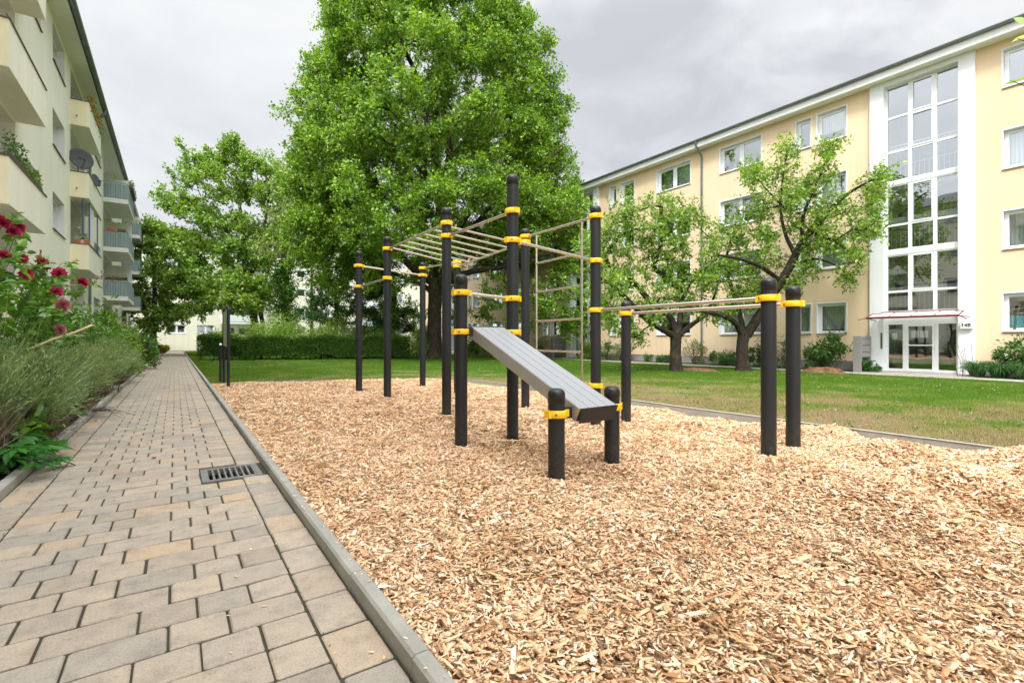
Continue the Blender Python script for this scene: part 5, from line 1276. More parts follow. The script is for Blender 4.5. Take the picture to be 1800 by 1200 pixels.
# ------------------------------------------------------------------ hedge and shrubs
print('shrubs')
def hedge(p0, p1, w, h, n):
    a, b_ = np.array(p0), np.array(p1); d = b_ - a; L = np.linalg.norm(d); d /= L; s = np.array((-d[1], d[0]))
    r = thing('hedge', 'long dark clipped hedge with gaps at its foot, across the lawn', 'hedge', (*(a + b_) / 2, 0))
    t = RNG.uniform(0, L, n); o = RNG.uniform(-1, 1, n); z = RNG.uniform(.10, 1, n) ** .8 * h
    face = RNG.random(n) < .62; o = np.where(face, np.sign(o) * RNG.uniform(.8, 1.06, n), o); top = RNG.random(n) < .2; z = np.where(top, h * RNG.uniform(.9, 1.05, n), z)
    z += .07 * np.sin(t * 1.9) + .05 * np.sin(t * 4.3) + np.where(top, RNG.exponential(.07, n), 0); o *= 1 + .07 * np.sin(t * 2.7 + z * 3)
    P = np.stack([a[0] + d[0] * t + s[0] * o * w / 2, a[1] + d[1] * t + s[1] * o * w / 2, z], 1)
    V, F = leaf_geo(P, rand_dirs(n, .2), rand_dirs(n, .4), .085 * RNG.uniform(.6, 1.3, n), .055)
    np_mesh('foliage', V, F, M['hedgeleaf'], r)
    nt_ = n // 5; t = RNG.uniform(0, L, nt_); o = RNG.uniform(-1, 1, nt_); z = h + .07 * np.sin(t * 1.9) + .05 * np.sin(t * 4.3) + RNG.exponential(.06, nt_) - .03 * np.abs(o)
    P = np.stack([a[0] + d[0] * t + s[0] * o * w / 2, a[1] + d[1] * t + s[1] * o * w / 2, z], 1)
    V, F = leaf_geo(P, rand_dirs(nt_, .8), rand_dirs(nt_, .4), .09 * RNG.uniform(.6, 1.3, nt_), .055); np_mesh('lit_top_growth', V, F, M['brightleaf'], r)  # top fringe of new shoots, coloured brighter to give the hedge a lit top
    st = MB()
    for k in range(70):
        tt = R_(0, L); q = R_(-.3, .3); p = np.array((a[0] + d[0] * tt + s[0] * q * w, a[1] + d[1] * tt + s[1] * q * w, 0))
        st.tube([p, p + (R_(-.15, .15), R_(-.15, .15), .4), p + (R_(-.3, .3), R_(-.3, .3), h * .9)], [.025, .02, .008], 4, 0, False)
    st.build('stem', M['twig'], r, recalc=False)
    c = MB()
    c.add([(*(a + d * tt + s * q * w * .34), zz) for zz in (.30, h * .88) for tt, q in ((.25, -1), (L - .25, -1), (L - .25, 1), (.25, 1))], [(3, 2, 1, 0), (4, 5, 6, 7), (0, 1, 5, 4), (1, 2, 6, 5), (2, 3, 7, 6), (3, 0, 4, 7)])
    c.build('dense_core', M['twig'], r, recalc=False)
h0 = at(352, 628, 30.5); h1 = at(720, 628, 33.2)
hedge((h0.x, h0.y), (h1.x, h1.y), 1.1, 1.38, 80000)
g = 'bright shrubs behind the hedge'
labs = ['bright green shrub behind the hedge, nearest the notice board', 'bright shrub behind the hedge under the broad tree', 'tall loose bright shrub behind the hedge before the ivy trunk', 'low bright shrub behind the hedge under the evergreen',
        'rounded bright shrub behind the hedge between the evergreens', 'bright shrub behind the hedge at its oak end', 'soft green shrub at the foot of the oak, left side']
for lab, (px, d, rx, h) in zip(labs, ((395, 32.2, 1.2, 1.15), (455, 32.4, 1.5, 1.5), (505, 32.8, 1.5, 1.75), (560, 33.3, 1.5, 1.45), (615, 33.8, 1.6, 1.7), (680, 34.6, 1.5, 1.4), (738, 33, .9, 1.5))):
    p = at(px, 630, d); make_shrub('shrub', lab, (p.x, p.y, 0), rx * 1.15, rx * .8, h * 1.8, 7000, (.115, .055), M['brightleaf'], 12, g, lumps=14, lo=.3)
p = at(322, 610, 62); make_shrub('shrub', 'rounded dark shrub at the end of the path under the cream house windows', (p.x, p.y, 0), 2.0, 1.4, 1.75, 5000, (.19, .10), M['shrubleaf'], 10, lumps=12)
p = at(355, 610, 63); make_shrub('shrub', 'pale loose shrub beside the rounded dark one at the path end', (p.x, p.y, 0), 1.4, 1.0, 1.5, 2600, (.18, .08), M['greyleaf'], 10)
p = at(292, 620, 44); make_shrub('yellow_shrub', 'small bright yellow shrub at the bed edge near the path end', (p.x - .3, p.y, .05), .65, .6, .75, 2200, (.12, .07), M['yellowleaf'], 8)
# along the foot of the peach house
g = 'shrubs along the peach house'
for lab, px, X, rx, h, n, m, lf in (
    ('dark leafy bush under the ground floor windows left of the letterbox', 1452, 22.6, .95, 1.55, 3600, 'shrubleaf', (.12, .07)),
    ('low dark ground-hugging bush right of the first fruit trunk', 1272, 22.6, 1.0, .75, 2400, 'shrubleaf', (.10, .05)),
    ('twiggy grey-green bush between the two fruit tree trunks', 1222, 22.5, 1.1, 1.6, 1500, 'greyleaf', (.09, .04)),
    ('dark upright bush behind the second fruit trunk', 1338, 22.6, .7, 1.4, 2400, 'darkleaf', (.10, .06)),
    ('thin pale bush between the two dip bar posts', 1381, 22.6, .5, 1.6, 700, 'greyleaf', (.10, .05)),
    ('grey-green bush beside the post under the narrow window', 1094, 22.6, .9, 1.35, 1600, 'greyleaf', (.10, .05)),
    ('loose bush beside the far entrance, right of the bright one', 1066, 22.6, .8, 1.3, 1500, 'shrubleaf', (.10, .05)),
    ('bright green bush by the far entrance', 1034, 22.4, 1.0, 1.3, 3000, 'brightleaf', (.12, .07)),
    ('pale twiggy bush left of the far letterbox', 950, 22.4, 1.1, 1.7, 1400, 'greyleaf', (.10, .05)),
    ('dense green bush beyond the oak, seen under the bench top', 868, 22.0, 1.6, 1.4, 3600, 'brightleaf', (.15, .08)),
    ('dark bush beyond the oak trunk, right side', 835, 21.5, 1.3, 1.6, 2800, 'shrubleaf', (.15, .08)),
    ('small sprouting plant at the plinth below the double window', 1140, 22.6, .5, .5, 500, 'shrubleaf', (.12, .04)),
    ('small dark plant left of the white stair tower foot', 1525, 22.6, .4, .5, 700, 'darkleaf', (.14, .05)),
    ('low green plant at the plinth left of the twiggy bush', 1168, 22.6, .55, .45, 600, 'lily', (.16, .04))):
    th_ = math.atan((px - 900) / F_PX) + YAW; Y = X / math.tan(th_)
    make_shrub('shrub', lab, (X, Y, 0), rx * .62 if X > 22.3 else rx, rx, h, n, lf, M[m], 14, g, lumps=10)
make_shrub('flowering_shrub', 'loose bush with white blossoms right of the 14B entrance', (22.65, 3.35, 0), .55, .95, 1.65, 1900, (.12, .075), M['shrubleaf'], 18, lumps=14, lo=.35, flowers=(M['whitepetal'], 26, .07))
def strap_clump(name, label, base, r, h, n, mat, w=.028, group=None, cat='plant'):
    root = thing(name, label, cat, base, group); b = np.array(base)
    a = RNG.uniform(0, 2 * PI, n); q = RNG.uniform(0, .35, n) * r; L = h * RNG.uniform(.6, 1.1, n); out = RNG.uniform(.25, 1., n) * r
    D = np.stack([np.cos(a), np.sin(a), np.zeros(n)], 1)
    P0 = b + D * q[:, None]; P1 = b + D * (q + out * .35)[:, None]; P1[:, 2] += L * 1.25; P2 = b + D * (q + out)[:, None]; P2[:, 2] += L * RNG.uniform(.25, .8, n)
    V, F = ribbons(P0, P1, P2, w * RNG.uniform(.6, 1.2, n), '', None, k=5)
    np_mesh('foliage', V, F, mat, root); return root
for lab, y, x, r in (('clump of arching daylily leaves next to the white stair tower', 4.55, 22.5, .5), ('middle daylily clump right of the stair tower', 4.0, 22.45, .55), ('daylily clump below the white-flowered bush', 3.35, 22.3, .6), ('daylily clump furthest right below the turquoise blind', 2.7, 22.35, .6)):
    strap_clump('daylily', lab, (x, y, 0), r, .62, 420, M['lily'], group='daylilies by the entrance')
ss = thing('seed_stalks', 'thin dry flower stalks leaning before the white stair tower', 'plant', (22.2, 4.8, 0)); b = MB()
for k in range(9):
    y = 4.75 + R_(-.15, .35); p = (22.25, y, 0); e = (22.1 + R_(-.2, .2), y + R_(-.1, .45), R_(.7, 1.15)); b.tube([p, ((p[0] + e[0]) / 2, (p[1] + e[1]) / 2 - .05, e[2] * .55), e], [.006, .005, .004], 4, 0, False); b.lathe(e, [(.001, -.02), (.016, 0), (.001, .02)], 6)
b.build('stalk', M['twig'], ss, recalc=False)
# tree stump on the lawn
sp_ = at(1448, 660, 18.6); st = thing('tree_stump', 'low rotting brown tree stump on the lawn', 'stump', (sp_.x, sp_.y, 0)); b = MB()
prof = [(.62, -.05), (.50, .05), (.40, .14), (.33, .20)]; vs = []; n = 22
for r, z in prof:
    for k in range(n): a = 2 * PI * k / n; q = r * (1 + .22 * math.sin(a * 5 + z * 4) + R_(-.08, .08)); vs.append((sp_.x + q * math.cos(a) * .8, sp_.y + q * math.sin(a) * 1.3, z + R_(-.03, .03)))
b.add(vs, [(i * n + k, i * n + (k + 1) % n, (i + 1) * n + (k + 1) % n, (i + 1) * n + k) for i in range(len(prof) - 1) for k in range(n)] + [tuple(range((len(prof) - 1) * n, len(prof) * n))]); b.build('wood', M['stump'], st, recalc=False)
# mossy mounded roots by the first fruit tree
rp = at(1225, 652, 19.8); b = MB(); vs = []; n = 20
for r, z in ((1.0, -.02), (.7, .07), (.3, .11), (.02, .12)):
    for k in range(n): a = 2 * PI * k / n; q = r * (1 + R_(-.15, .15)); vs.append((rp.x + q * math.cos(a) * .5, rp.y + q * math.sin(a), z + R_(-.02, .02)))
b.add(vs, [(i * n + k, i * n + (k + 1) % n, (i + 1) * n + (k + 1) % n, (i + 1) * n + k) for i in range(3) for k in range(n)]); tag(b.build('root_mound', M['stump'], recalc=False), 'brown mound of mossy roots beside the first fruit tree trunk', 'mound')

# ------------------------------------------------------------------ the bed on the left
def bed_z(x): return float(np.interp(-x, [1.2, 1.6, 2.2, 3.29], [-.01, .10, .22, .34]))
def lavender(label, cx, cy, rx, ry, h, n, lean=(.25, -.1), woody=.3):
    """tufts of stiff shoots on bare crooked wood"""
    root = thing('lavender_bush', label, 'lavender', (cx, cy, bed_z(cx)), 'lavender bushes along the path'); z0 = bed_z(cx); m = max(30, n // 48)
    a = RNG.uniform(0, 2 * PI, m); q = RNG.uniform(0, 1, m) ** .5; D = np.stack([np.cos(a) * rx * q, np.sin(a) * ry * q], 1)
    hh = h * (1.04 - .40 * q ** 2) * RNG.uniform(.7, 1.08, m)
    base = np.stack([cx + D[:, 0] * .35, cy + D[:, 1] * .55, np.full(m, z0)], 1)
    tip = np.stack([cx + D[:, 0] * 1.05 + lean[0] * hh * RNG.uniform(.5, 1.4, m), cy + D[:, 1] + lean[1] * hh * RNG.uniform(.3, 1.5, m), z0 + hh], 1)
    fork = base * .46 + tip * .54 + RNG.normal(size=(m, 3)) * .05
    k = np.arange(m).repeat(n // m); N_ = len(k)
    s0 = fork[k] + RNG.normal(size=(N_, 3)) * .05
    e = tip[k] + RNG.normal(size=(N_, 3)) * np.array((.16, .18, .11)); e = s0 + (e - s0) * (RNG.uniform(.5, 1.15, N_) + (RNG.random(N_) < .05) * RNG.uniform(.3, .7, N_))[:, None]
    mid = (s0 + e) / 2 + RNG.normal(size=(N_, 3)) * .03 + np.array((0, 0, .02))
    V, F = ribbons(s0, mid, e, .0105 * RNG.uniform(.6, 1.3, N_), '', None)
    kk = np.arange(N_).repeat(9); t = RNG.uniform(.12, .85, len(kk))[:, None]
    P = s0[kk] * (1 - t) ** 2 + mid[kk] * 2 * t * (1 - t) + e[kk] * t ** 2; ax = unit(e - s0)[kk]
    V2, F2 = leaf_geo(P, ax + rand_dirs(len(P)) * .8, rand_dirs(len(P), .5), .065 * RNG.uniform(.5, 1.3, len(P)), .0105)
    np_mesh('foliage', np.concatenate([V, V2]), np.concatenate([F, F2 + len(V)]), M['lavender'], root)
    w_ = int(m * 30 * woody); i = RNG.integers(0, m, w_); b0 = base[i] + RNG.normal(size=(w_, 3)) * np.array((.10, .20, .01)) + np.array((.10, 0, 0)); e2 = fork[i] + (tip[i] - fork[i]) * RNG.uniform(-.2, .40, w_)[:, None] + RNG.normal(size=(w_, 3)) * .10 + np.array((.10, 0, -.02))
    V, F = ribbons(b0, (b0 + e2) / 2 + RNG.normal(size=(w_, 3)) * .09, e2, .014 * RNG.uniform(.4, 1.4, w_), '', None)
    np_mesh('woody_stem', V, F, M['dryleaf'], root)
lavender('big grey-green lavender bush sprawling beside the path under the roses, its woody base bare', -1.62, 7.6, .56, 1.3, 1.08, 4200, (.18, .12), .8)
lavender('old lavender bush with bare brown wood, nearest the glossy perennial', -1.70, 6.5, .36, .6, .95, 2200, (.12, .25), 1.3)
lavender('leaning lavender bush beyond the dry stick', -1.58, 10.4, .46, 1.3, 1.02, 3600, (.30, -.12), .5)
lavender('tall feathery lavender bush beyond the stone slab', -1.58, 13.9, .46, 1.5, 1.12, 3200, (.34, -.15), .3)
lavender('farthest lavender bush in the bed, half under green shrubs', -1.55, 18.0, .45, 1.7, .95, 2600, (.3, -.1), .25)
lavender('woody lavender bush at the left edge of the view behind the roses', -2.3, 7.0, .5, 1.2, 1.0, 2000, (.1, .1), .6)

rb_ = thing('rose_bush', 'tall rose bush with large crimson blooms above the lavender', 'rose', (-1.8, 8.2, bed_z(-1.8))); b = MB()
blooms = [(22, 408, 6.0, .105), (2, 392, 5.9, .11), (30, 402, 6.2, .105), (6, 451, 5.8, .10), (38, 455, 6.1, .08), (72, 462, 6.3, .095), (44, 482, 6.0, .095), (104, 482, 6.3, .105), (98, 514, 6.2, .095), (144, 497, 7.4, .105), (109, 537, 6.0, .10), (104, 580, 6.0, .085), (80, 470, 6.3, .07)]
rp_ = []; canes = []
for px, py, d, r in blooms:
    p = at(px, py, d); rp_.append(p); base = Vector((p.x - R_(.25, .7), p.y + R_(-.4, .6), bed_z(-1.8)))
    if p.z < 1.9: base.z += .3
    mid = (base + p) / 2 + Vector((-.12, R_(-.1, .1), .15)); c = bez(np.array(base), np.array(mid), np.array(p - Vector((0, 0, .02))), 9); canes.append(c); b.tube(c, list(np.linspace(.010, .0035, 9)), 6, 0, False)
for k in range(18):
    base = Vector((-1.9 + R_(-.35, .3), 8.2 + R_(-1.6, 2.0), .15)); e = Vector((-1.75 + R_(-.7, .45), base.y + R_(-.5, .5), R_(1.4, 2.65)))
    c = bez(np.array(base), np.array((base + e) / 2 + Vector((-.1, 0, .2))), np.array(e), 9); canes.append(c); b.tube(c, list(np.linspace(.009, .003, 9)), 5, 0, False)
b.build('stem', M['stem'], rb_, recalc=False)
P = []; D = []
for c in canes:
    for j in range(2, 9):
        for _ in range(3):
            o = c[j] + RNG.normal(size=3) * .03; ax = rand_dirs(1, .1)[0]
            side = unit(np.cross(ax, np.array((0, 0, 1.))))
            for t, s in ((.04, 1), (.04, -1), (.09, 1), (.09, -1), (.12, 0)): P.append(o + ax * t); D.append(ax * (.45 if s else 1) + side * s)
P = np.array(P); D = np.array(D); V, F = leaf_geo(P, D, rand_dirs(len(P), 1.8), .105 * RNG.uniform(.7, 1.25, len(P)), .066, detail=True)
np_mesh('foliage', V, F, M['roseleaf'], rb_)
def bloom(p, r, mat, parent, face):
    """rosette: five rings of cupped petals opening towards 'face'"""
    f = np.array(face, float); f /= np.linalg.norm(f); u = unit(np.cross(f, np.array((.1, .2, 1.)))); w = np.cross(f, u); Ps = []; Ds = []; Ns = []; Ls = []
    for ring, (n, op, L, off) in enumerate(((9, 1.25, 1.0, 0), (9, 1.0, .95, .12), (8, .72, .82, .2), (7, .45, .66, .26), (5, .2, .5, .3))):
        for k in range(n):
            a = 2 * PI * (k + .5 * (ring % 2)) / n + R_(-.15, .15); d = (u * math.cos(a) + w * math.sin(a)); ax = d * math.sin(op) + f * math.cos(op)
            Ps.append(np.array(p) + f * r * off * .6 + d * r * .08); Ds.append(ax + RNG.normal(size=3) * .10); Ns.append(f * math.sin(op) - d * math.cos(op)); Ls.append(r * L)
    Ls = np.array(Ls); V, F = leaf_geo(np.array(Ps), np.array(Ds), np.array(Ns), Ls, Ls * .95, fold=.22, detail=True, bend=.10)
    return np_mesh('bloom', V, F, mat, parent)
for k, (p, bl) in enumerate(zip(rp_, blooms)):
    old = k in (5, 8, 10, 11, 4)
    bloom(p, bl[3] * .86, M['petal_old'] if k in (10, 11) else M['petal'], rb_, (.55 + R_(-.3, .3), -.75 + R_(-.3, .3), .45 + R_(-.3, .3)))
rl = MB(); P = []; 
for px, py, d in ((72, 445, 6.2), (180, 478, 9), (172, 488, 9), (200, 488, 10), (128, 490, 7)):
    p = np.array(at(px, py, d)); q = p + np.array((-.06, .03, -.16)); rl.tube([q, (p + q) / 2 + .01, p], [.004, .003, .002], 4, 0, False); P += [p * (1 - t) + q * t for t in np.linspace(0, .7, 6) for _ in range(2)]
P = np.array(P); V, F = leaf_geo(P, rand_dirs(len(P), .5), rand_dirs(len(P), 1), .05, .02, detail=True); np_mesh('foliage', V, F, M['redleaf'], rb_)

pl_ = thing('perennial_plant', 'glossy green perennial spilling over the pale bed kerb', 'plant', (-1.30, 6.55, .02)); P = []; D = []; b = MB()
for k in range(46):
    a = R_(-1.9, 1.6); L = R_(.15, .50); o = np.array((-1.36 + R_(-.1, .1), 6.55 + R_(-.3, .3), .03)); e = o + np.array((math.cos(a) * L * .85 - .05, math.sin(a) * L * 1.1, R_(.04, .30)))
    b.tube([o, (o + e) / 2 + np.array((0, 0, .10)), e], [.005, .004, .003], 4, 0, False)
    for q in np.linspace(-1.3, 1.3, 6): P.append(e); aa = a + q; D.append((math.cos(aa), math.sin(aa), R_(-.45, .15)))
b.build('stem', M['stem'], pl_, recalc=False); P = np.array(P); V, F = leaf_geo(P, np.array(D), rand_dirs(len(P), 3.), .19 * RNG.uniform(.7, 1.2, len(P)), .055, detail=True, fold=.1); np_mesh('foliage', V, F, M['helleleaf'], pl_)
# broad shrubs further along the bed
g = 'green shrubs along the left bed'
for lab, x, y, rx, ry, h, n, m, lf in (
    ('dark leafy shrub right of the crimson roses', -1.85, 11.0, .45, .7, 2.0, 1300, 'shrubleaf', (.13, .08)),
    ('fresh green arching shrub before the corrugated balconies', -1.70, 15.8, .7, 1.8, 2.15, 4200, 'roseleaf', (.13, .065)),
    ('broad light green shrub leaning over the path beyond the lavender', -1.55, 21.5, .8, 1.8, 1.75, 4200, 'cherryleaf', (.14, .07)),
    ('mid green shrub in the left bed, middle of the row', -1.6, 26.5, .85, 2.2, 1.7, 4200, 'shrubleaf', (.15, .08)),
    ('loose green shrub in the left bed before the yellow one', -1.7, 33, .8, 2.6, 1.6, 3800, 'cherryleaf', (.16, .08)),
    ('green shrub in the left bed beyond the yellow one', -1.8, 48, .8, 4., 1.6, 3600, 'shrubleaf', (.18, .10)),
    ('tall dark shrub against the cream wall between the balconies', -2.7, 20.5, .6, 1.6, 2.3, 3000, 'shrubleaf', (.14, .08)),
    ('tall green shrub against the cream wall below the corrugated balcony', -2.6, 29.5, .7, 2.0, 2.6, 3600, 'mapleleaf', (.15, .08)),
    ('dense green shrub filling the bed behind the roses', -2.7, 9.8, .6, 1.6, 1.5, 2800, 'shrubleaf', (.10, .06)),
    ('grey leafy shrub low behind the roses at the left edge', -2.75, 6.8, .5, 1.2, 1.7, 2200, 'roseleaf', (.09, .055))):
    make_shrub('shrub', lab, (x, y, bed_z(x)), rx, ry, h, n, lf, M[m], 16, g, lumps=16, detail=y < 18)
for lab, x, y, h, m, lf in (('young broad-leaved plant growing among the front lavender', -1.45, 7.0, .75, 'roseleaf', (.10, .06)), ('leafy shoots between lavender and fallen branch', -1.40, 9.2, .8, 'shrubleaf', (.11, .06)),
                            ('light green seedling clump in the lavender below the dark leafy shrub', -1.42, 12.2, .95, 'cherryleaf', (.11, .05)), ('reddish leafy plant in the lavender beyond the stone slab', -1.45, 17.0, .9, 'redleaf', (.08, .04))):
    make_shrub('leafy_plant', lab, (x, y, bed_z(x)), .30, .45, h, 420, lf, M[m], 9, 'leafy plants among the lavender', lumps=7, detail=True, cat='plant')
# the dry stick, twigs and litter
q0, q1 = at(52, 613, 5.6), at(162, 571, 6.4); b = MB(); b.tube([q0, q0.lerp(q1, .35) + Vector((0, 0, .01)), q0.lerp(q1, .7) - Vector((0, 0, .008)), q1], [.011, .013, .012, .015], 8); b.tube([q0.lerp(q1, .55), at(150, 590, 6.1)], [.008, .005], 6)
tag(b.build('dry_stick', M['stick'], recalc=False), 'pale dry stick lying across the lavender', 'stick')
q0, q1 = at(138, 600, 6.4), at(165, 548, 6.9); b = MB(); b.tube([q0, q0.lerp(q1, .5) + Vector((.01, 0, .01)), q1, q1 + Vector((.1, .05, .12))], [.007, .006, .005, .003], 6); tag(b.build('dark_twig', M['twig'], recalc=False), 'thin dark twig standing up beside the pale stick', 'twig')
b = MB()
tw0 = Vector((-1.14, 10.6, .085))
for k in range(6):
    e = Vector((-.72 + R_(-.25, .25), 9.9 + R_(-.5, 1.3), R_(.01, .07))); b.tube([tw0, tw0.lerp(e, .5) + Vector((R_(-.05, .05), R_(-.05, .05), .05)), e], [.007, .005, .002], 4, 0, False)
    for _ in range(3): t = R_(.4, .95); s = tw0.lerp(e, t) + Vector((0, 0, .03)); b.tube([s, s + Vector((R_(-.15, .15), R_(-.2, .2), R_(-.02, .04)))], [.0035, .001], 3, 0, False)
tag(b.build('fallen_branch', M['twig'], recalc=False), 'thin brown twiggy branch lying over the bed kerb onto the paving', 'branch')
for lab, (px, py) in (('pink petals on the paving by the fallen branch', (164, 717)), ('pink petal on the border pavers', (161, 740)), ('pink petal in the middle of the path before the drain', (268, 806)), ('pink petals in the bed beside the kerb', (112, 736))):
    d = F_PX * 1.24 / (py - 598); p = at(px, py, d); p.z = .006 if 'bed' not in lab else bed_z(p.x) + .02
    n = 4 if 'petals' in lab else 2; P = np.array([p + Vector((R_(-.05, .05), R_(-.05, .05), .004 * i)) for i in range(n)]); a = RNG.uniform(0, 6, n)
    V, F = leaf_geo(P, np.stack([np.cos(a), np.sin(a), np.full(n, .1)], 1), np.tile((0, .0, 1.), (n, 1)), .055, .045, detail=True); tag(np_mesh('fallen_petal', V, F, M['petal']), lab, 'petal', 'fallen petals')
n = 420; P = np.stack([RNG.uniform(-2.0, -1.22, n), RNG.uniform(4.5, 15, n), np.zeros(n)], 1); P[:, 2] = [bed_z(x) + .012 for x in P[:, 0]]
V, F = leaf_geo(P, rand_dirs(n), rand_dirs(n, 1.5), .06 * RNG.uniform(.5, 1.3, n), .032, detail=True); np_mesh('leaf_litter', V, F, M['deadleaf'], kind='stuff')
n = 240; P = np.stack([-1.1 + np.abs(RNG.normal(0, .12, n)), RNG.uniform(4, 30, n), np.full(n, .008)], 1); P[150:, 0] = RNG.uniform(-1.1, .7, 90)
V, F = leaf_geo(P, rand_dirs(n) * (1, 1, .15), np.tile((0, 0, 1.), (n, 1)) + RNG.normal(size=(n, 3)) * .2, .03 * RNG.uniform(.4, 1.3, n), .014); np_mesh('leaf_debris', V, F, M['deadleaf'], kind='stuff')
# joint moss and weeds on the path
n = 1500; P = np.stack([np.where(RNG.random(n) < .5, LX, RX) + RNG.normal(0, .006, n), RNG.uniform(1, 40, n), np.full(n, -.006)], 1); P[:500, 0] = RNG.choice([-1.115, .715], 500) + RNG.normal(0, .008, 500)
V, F = leaf_geo(P, rand_dirs(n, 1.2), rand_dirs(n), .016 * RNG.uniform(.5, 1.5, n), .006); np_mesh('joint_moss', V, F, M['hedgeleaf'], kind='stuff')

# ------------------------------------------------------------------ things on the balconies
def flower_box(label, u0, u1, n, z, leafm, fl=None, tall=.25, pot='terracotta', dn=(.0, .18), trail=0):
    r = thing('flower_box', label, 'flower box', (XL + n, (u0 + u1) / 2, z), 'flower boxes on the balconies'); b = MB()
    x0, x1 = XL + n + dn[0], XL + n + dn[1]; b.box(x0, x1, u0, u1, z, z + .15); b.build('trough', M[pot], r, bevel=.008)
    k = int(240 * (u1 - u0)); P = np.stack([RNG.uniform(x0, x1, k), RNG.uniform(u0, u1, k), z + .13 + RNG.uniform(0, 1, k) ** 1.5 * tall - (RNG.random(k) < trail) * RNG.uniform(.1, .55, k)], 1)
    P[:, 0] += (RNG.random(k) < .5) * .1 * (trail > 0)
    V, F = leaf_geo(P, rand_dirs(k, .6), rand_dirs(k, .6), .09 * RNG.uniform(.5, 1.3, k), .04); np_mesh('foliage', V, F, leafm, r)
    if fl:
        k = int(26 * (u1 - u0)) + 4; i = RNG.integers(0, len(P), k); Q = P[i].repeat(8, 0) + np.array((.03, 0, .03)); V, F = leaf_geo(Q, rand_dirs(len(Q)), rand_dirs(len(Q)), .045, .04); np_mesh('blossom', V, F, fl, r)
flower_box('trailing green flower box with red blossoms on the top boxed balcony', 25.2, 28.2, .48, 10.50, M['cherryleaf'], M['redpetal'], .28, 'terracotta', (-.1, .08), .35)
flower_box('terracotta box on the near end of the balcony hung with drapes', 24.84, 24.98, .12, 4.98, M['greyleaf'], M['whitepetal'], .55, 'terracotta', (0, .18))
flower_box('pink pot beside the terracotta one on the draped balcony', 24.84, 24.98, .30, 4.98, M['greyleaf'], None, .25, 'pinkpot', (0, .10))
flower_box('second terracotta pot at the corner of the draped balcony', 24.84, 25.0, .42, 4.98, M['greyleaf'], None, .25, 'terracotta', (0, .14))
flower_box('terracotta box of yellow-green plants on the middle corrugated balcony', 35.22, 35.4, .15, 7.40, M['yellowleaf'], M['redpetal'], .45, 'terracotta', (0, .38))
flower_box('dark box of pale flowers at the corner of the middle corrugated balcony', 35.22, 35.4, .60, 7.40, M['limeleaf'], M['whitepetal'], .4, 'coping', (0, .40))
flower_box('weathered box along the front of the lowest corrugated balcony', 35.2, 35.4, .10, 4.66, M['greyleaf'], None, .15, 'twig', (0, .95))
flower_box('flower box along the front rail of the top corrugated balcony', 36, 39.4, 1.08, 10.16, M['shrubleaf'], M['whitepetal'], .35, 'coping', (0, .16))
flower_box('box of green climbers on the near boxed balcony, second floor', 14.2, 15.6, .42, 4.98, M['shrubleaf'], None, .5, 'coping', (-.08, .10))
flower_box('green box at the far end of the near boxed balcony, second floor', 16.0, 17.0, .44, 4.98, M['cherryleaf'], None, .30, 'coping', (-.1, .08))
flower_box('small green tray on the near boxed balcony, third floor', 13.85, 14.2, .10, 7.74, M['greyleaf'], None, .30, 'coping', (0, .18))
def dish(label, c, r, face):
    root = thing('satellite_dish', label, 'satellite dish', c, 'satellite dishes on the balconies'); f = Vector(face).normalized(); u = f.orthogonal().normalized(); w = f.cross(u); b = MB(); C0 = Vector(c); vs = []; n = 32; R = [0.02, .3, .55, .8, 1.0]
    for k, q in enumerate(R):
        for i in range(n): a = 2 * PI * i / n; vs.append(C0 + (u * math.cos(a) + w * math.sin(a)) * r * q + f * (r * .22 * q * q))
    for k, q in enumerate(R[::-1]):
        for i in range(n): a = 2 * PI * i / n; vs.append(C0 + (u * math.cos(a) + w * math.sin(a)) * r * q * 1.003 + f * (r * .22 * q * q - .018))
    m = len(R) * 2; b.add(vs, [(k * n + i, k * n + (i + 1) % n, ((k + 1) % m) * n + (i + 1) % n, ((k + 1) % m) * n + i) for k in range(m) for i in range(n)], 0, True); b.build('reflector', M['dish'], root, recalc=False)
    b = MB(); low = C0 - Vector((0, 0, r * .95)) + f * r * .18; tip = C0 + f * r * .95 - Vector((0, 0, r * .25)); b.tube([low, tip], .016, 6); b.tube([tip - f * .02, tip + f * -.12], .035, 8); b.build('arm', M['dish'], root, recalc=False)
    b = MB(); b.tube([C0 - f * .02, C0 - f * .16, C0 - f * .16 - Vector((0, 0, r + .35))], .022, 8); b.build('mast', M['zinc'], root, recalc=False)
dish('large grey satellite dish on the balcony above the draped one', (-3.02, 24.95, 8.25), .40, (.50, -.85, .12))
dish('smaller grey satellite dish behind the large one on the same balcony', (-2.72, 26.3, 7.85), .26, (.9, -.4, .25))
dr = thing('balcony_drape', 'white and grey drapes hanging on blue poles over a boxed balcony', 'drape', (-2.8, 26, 5)); b = MB()
for u, x in ((25.0, -2.95), (25.6, -2.82), (28.0, -2.82)): b.tube([(x, u, 4.97), (x, u, 6.75)], .022, 8)
b.build('pole', m_plain('blue_pole', (.05, .10, .25), .5), dr, recalc=False); c = MB()
for i in range(24):
    ua, ub = 25.7 + i * .06, 25.7 + (i + 1) * .06; xa, xb = -2.86 + .03 * (i % 2), -2.86 + .03 * ((i + 1) % 2); c.quad((xa, ua, 5.15), (xb, ub, 5.15), (xb, ub, 6.7), (xa, ua, 6.7))
c.build('cloth', M['curtain'], dr, recalc=False)

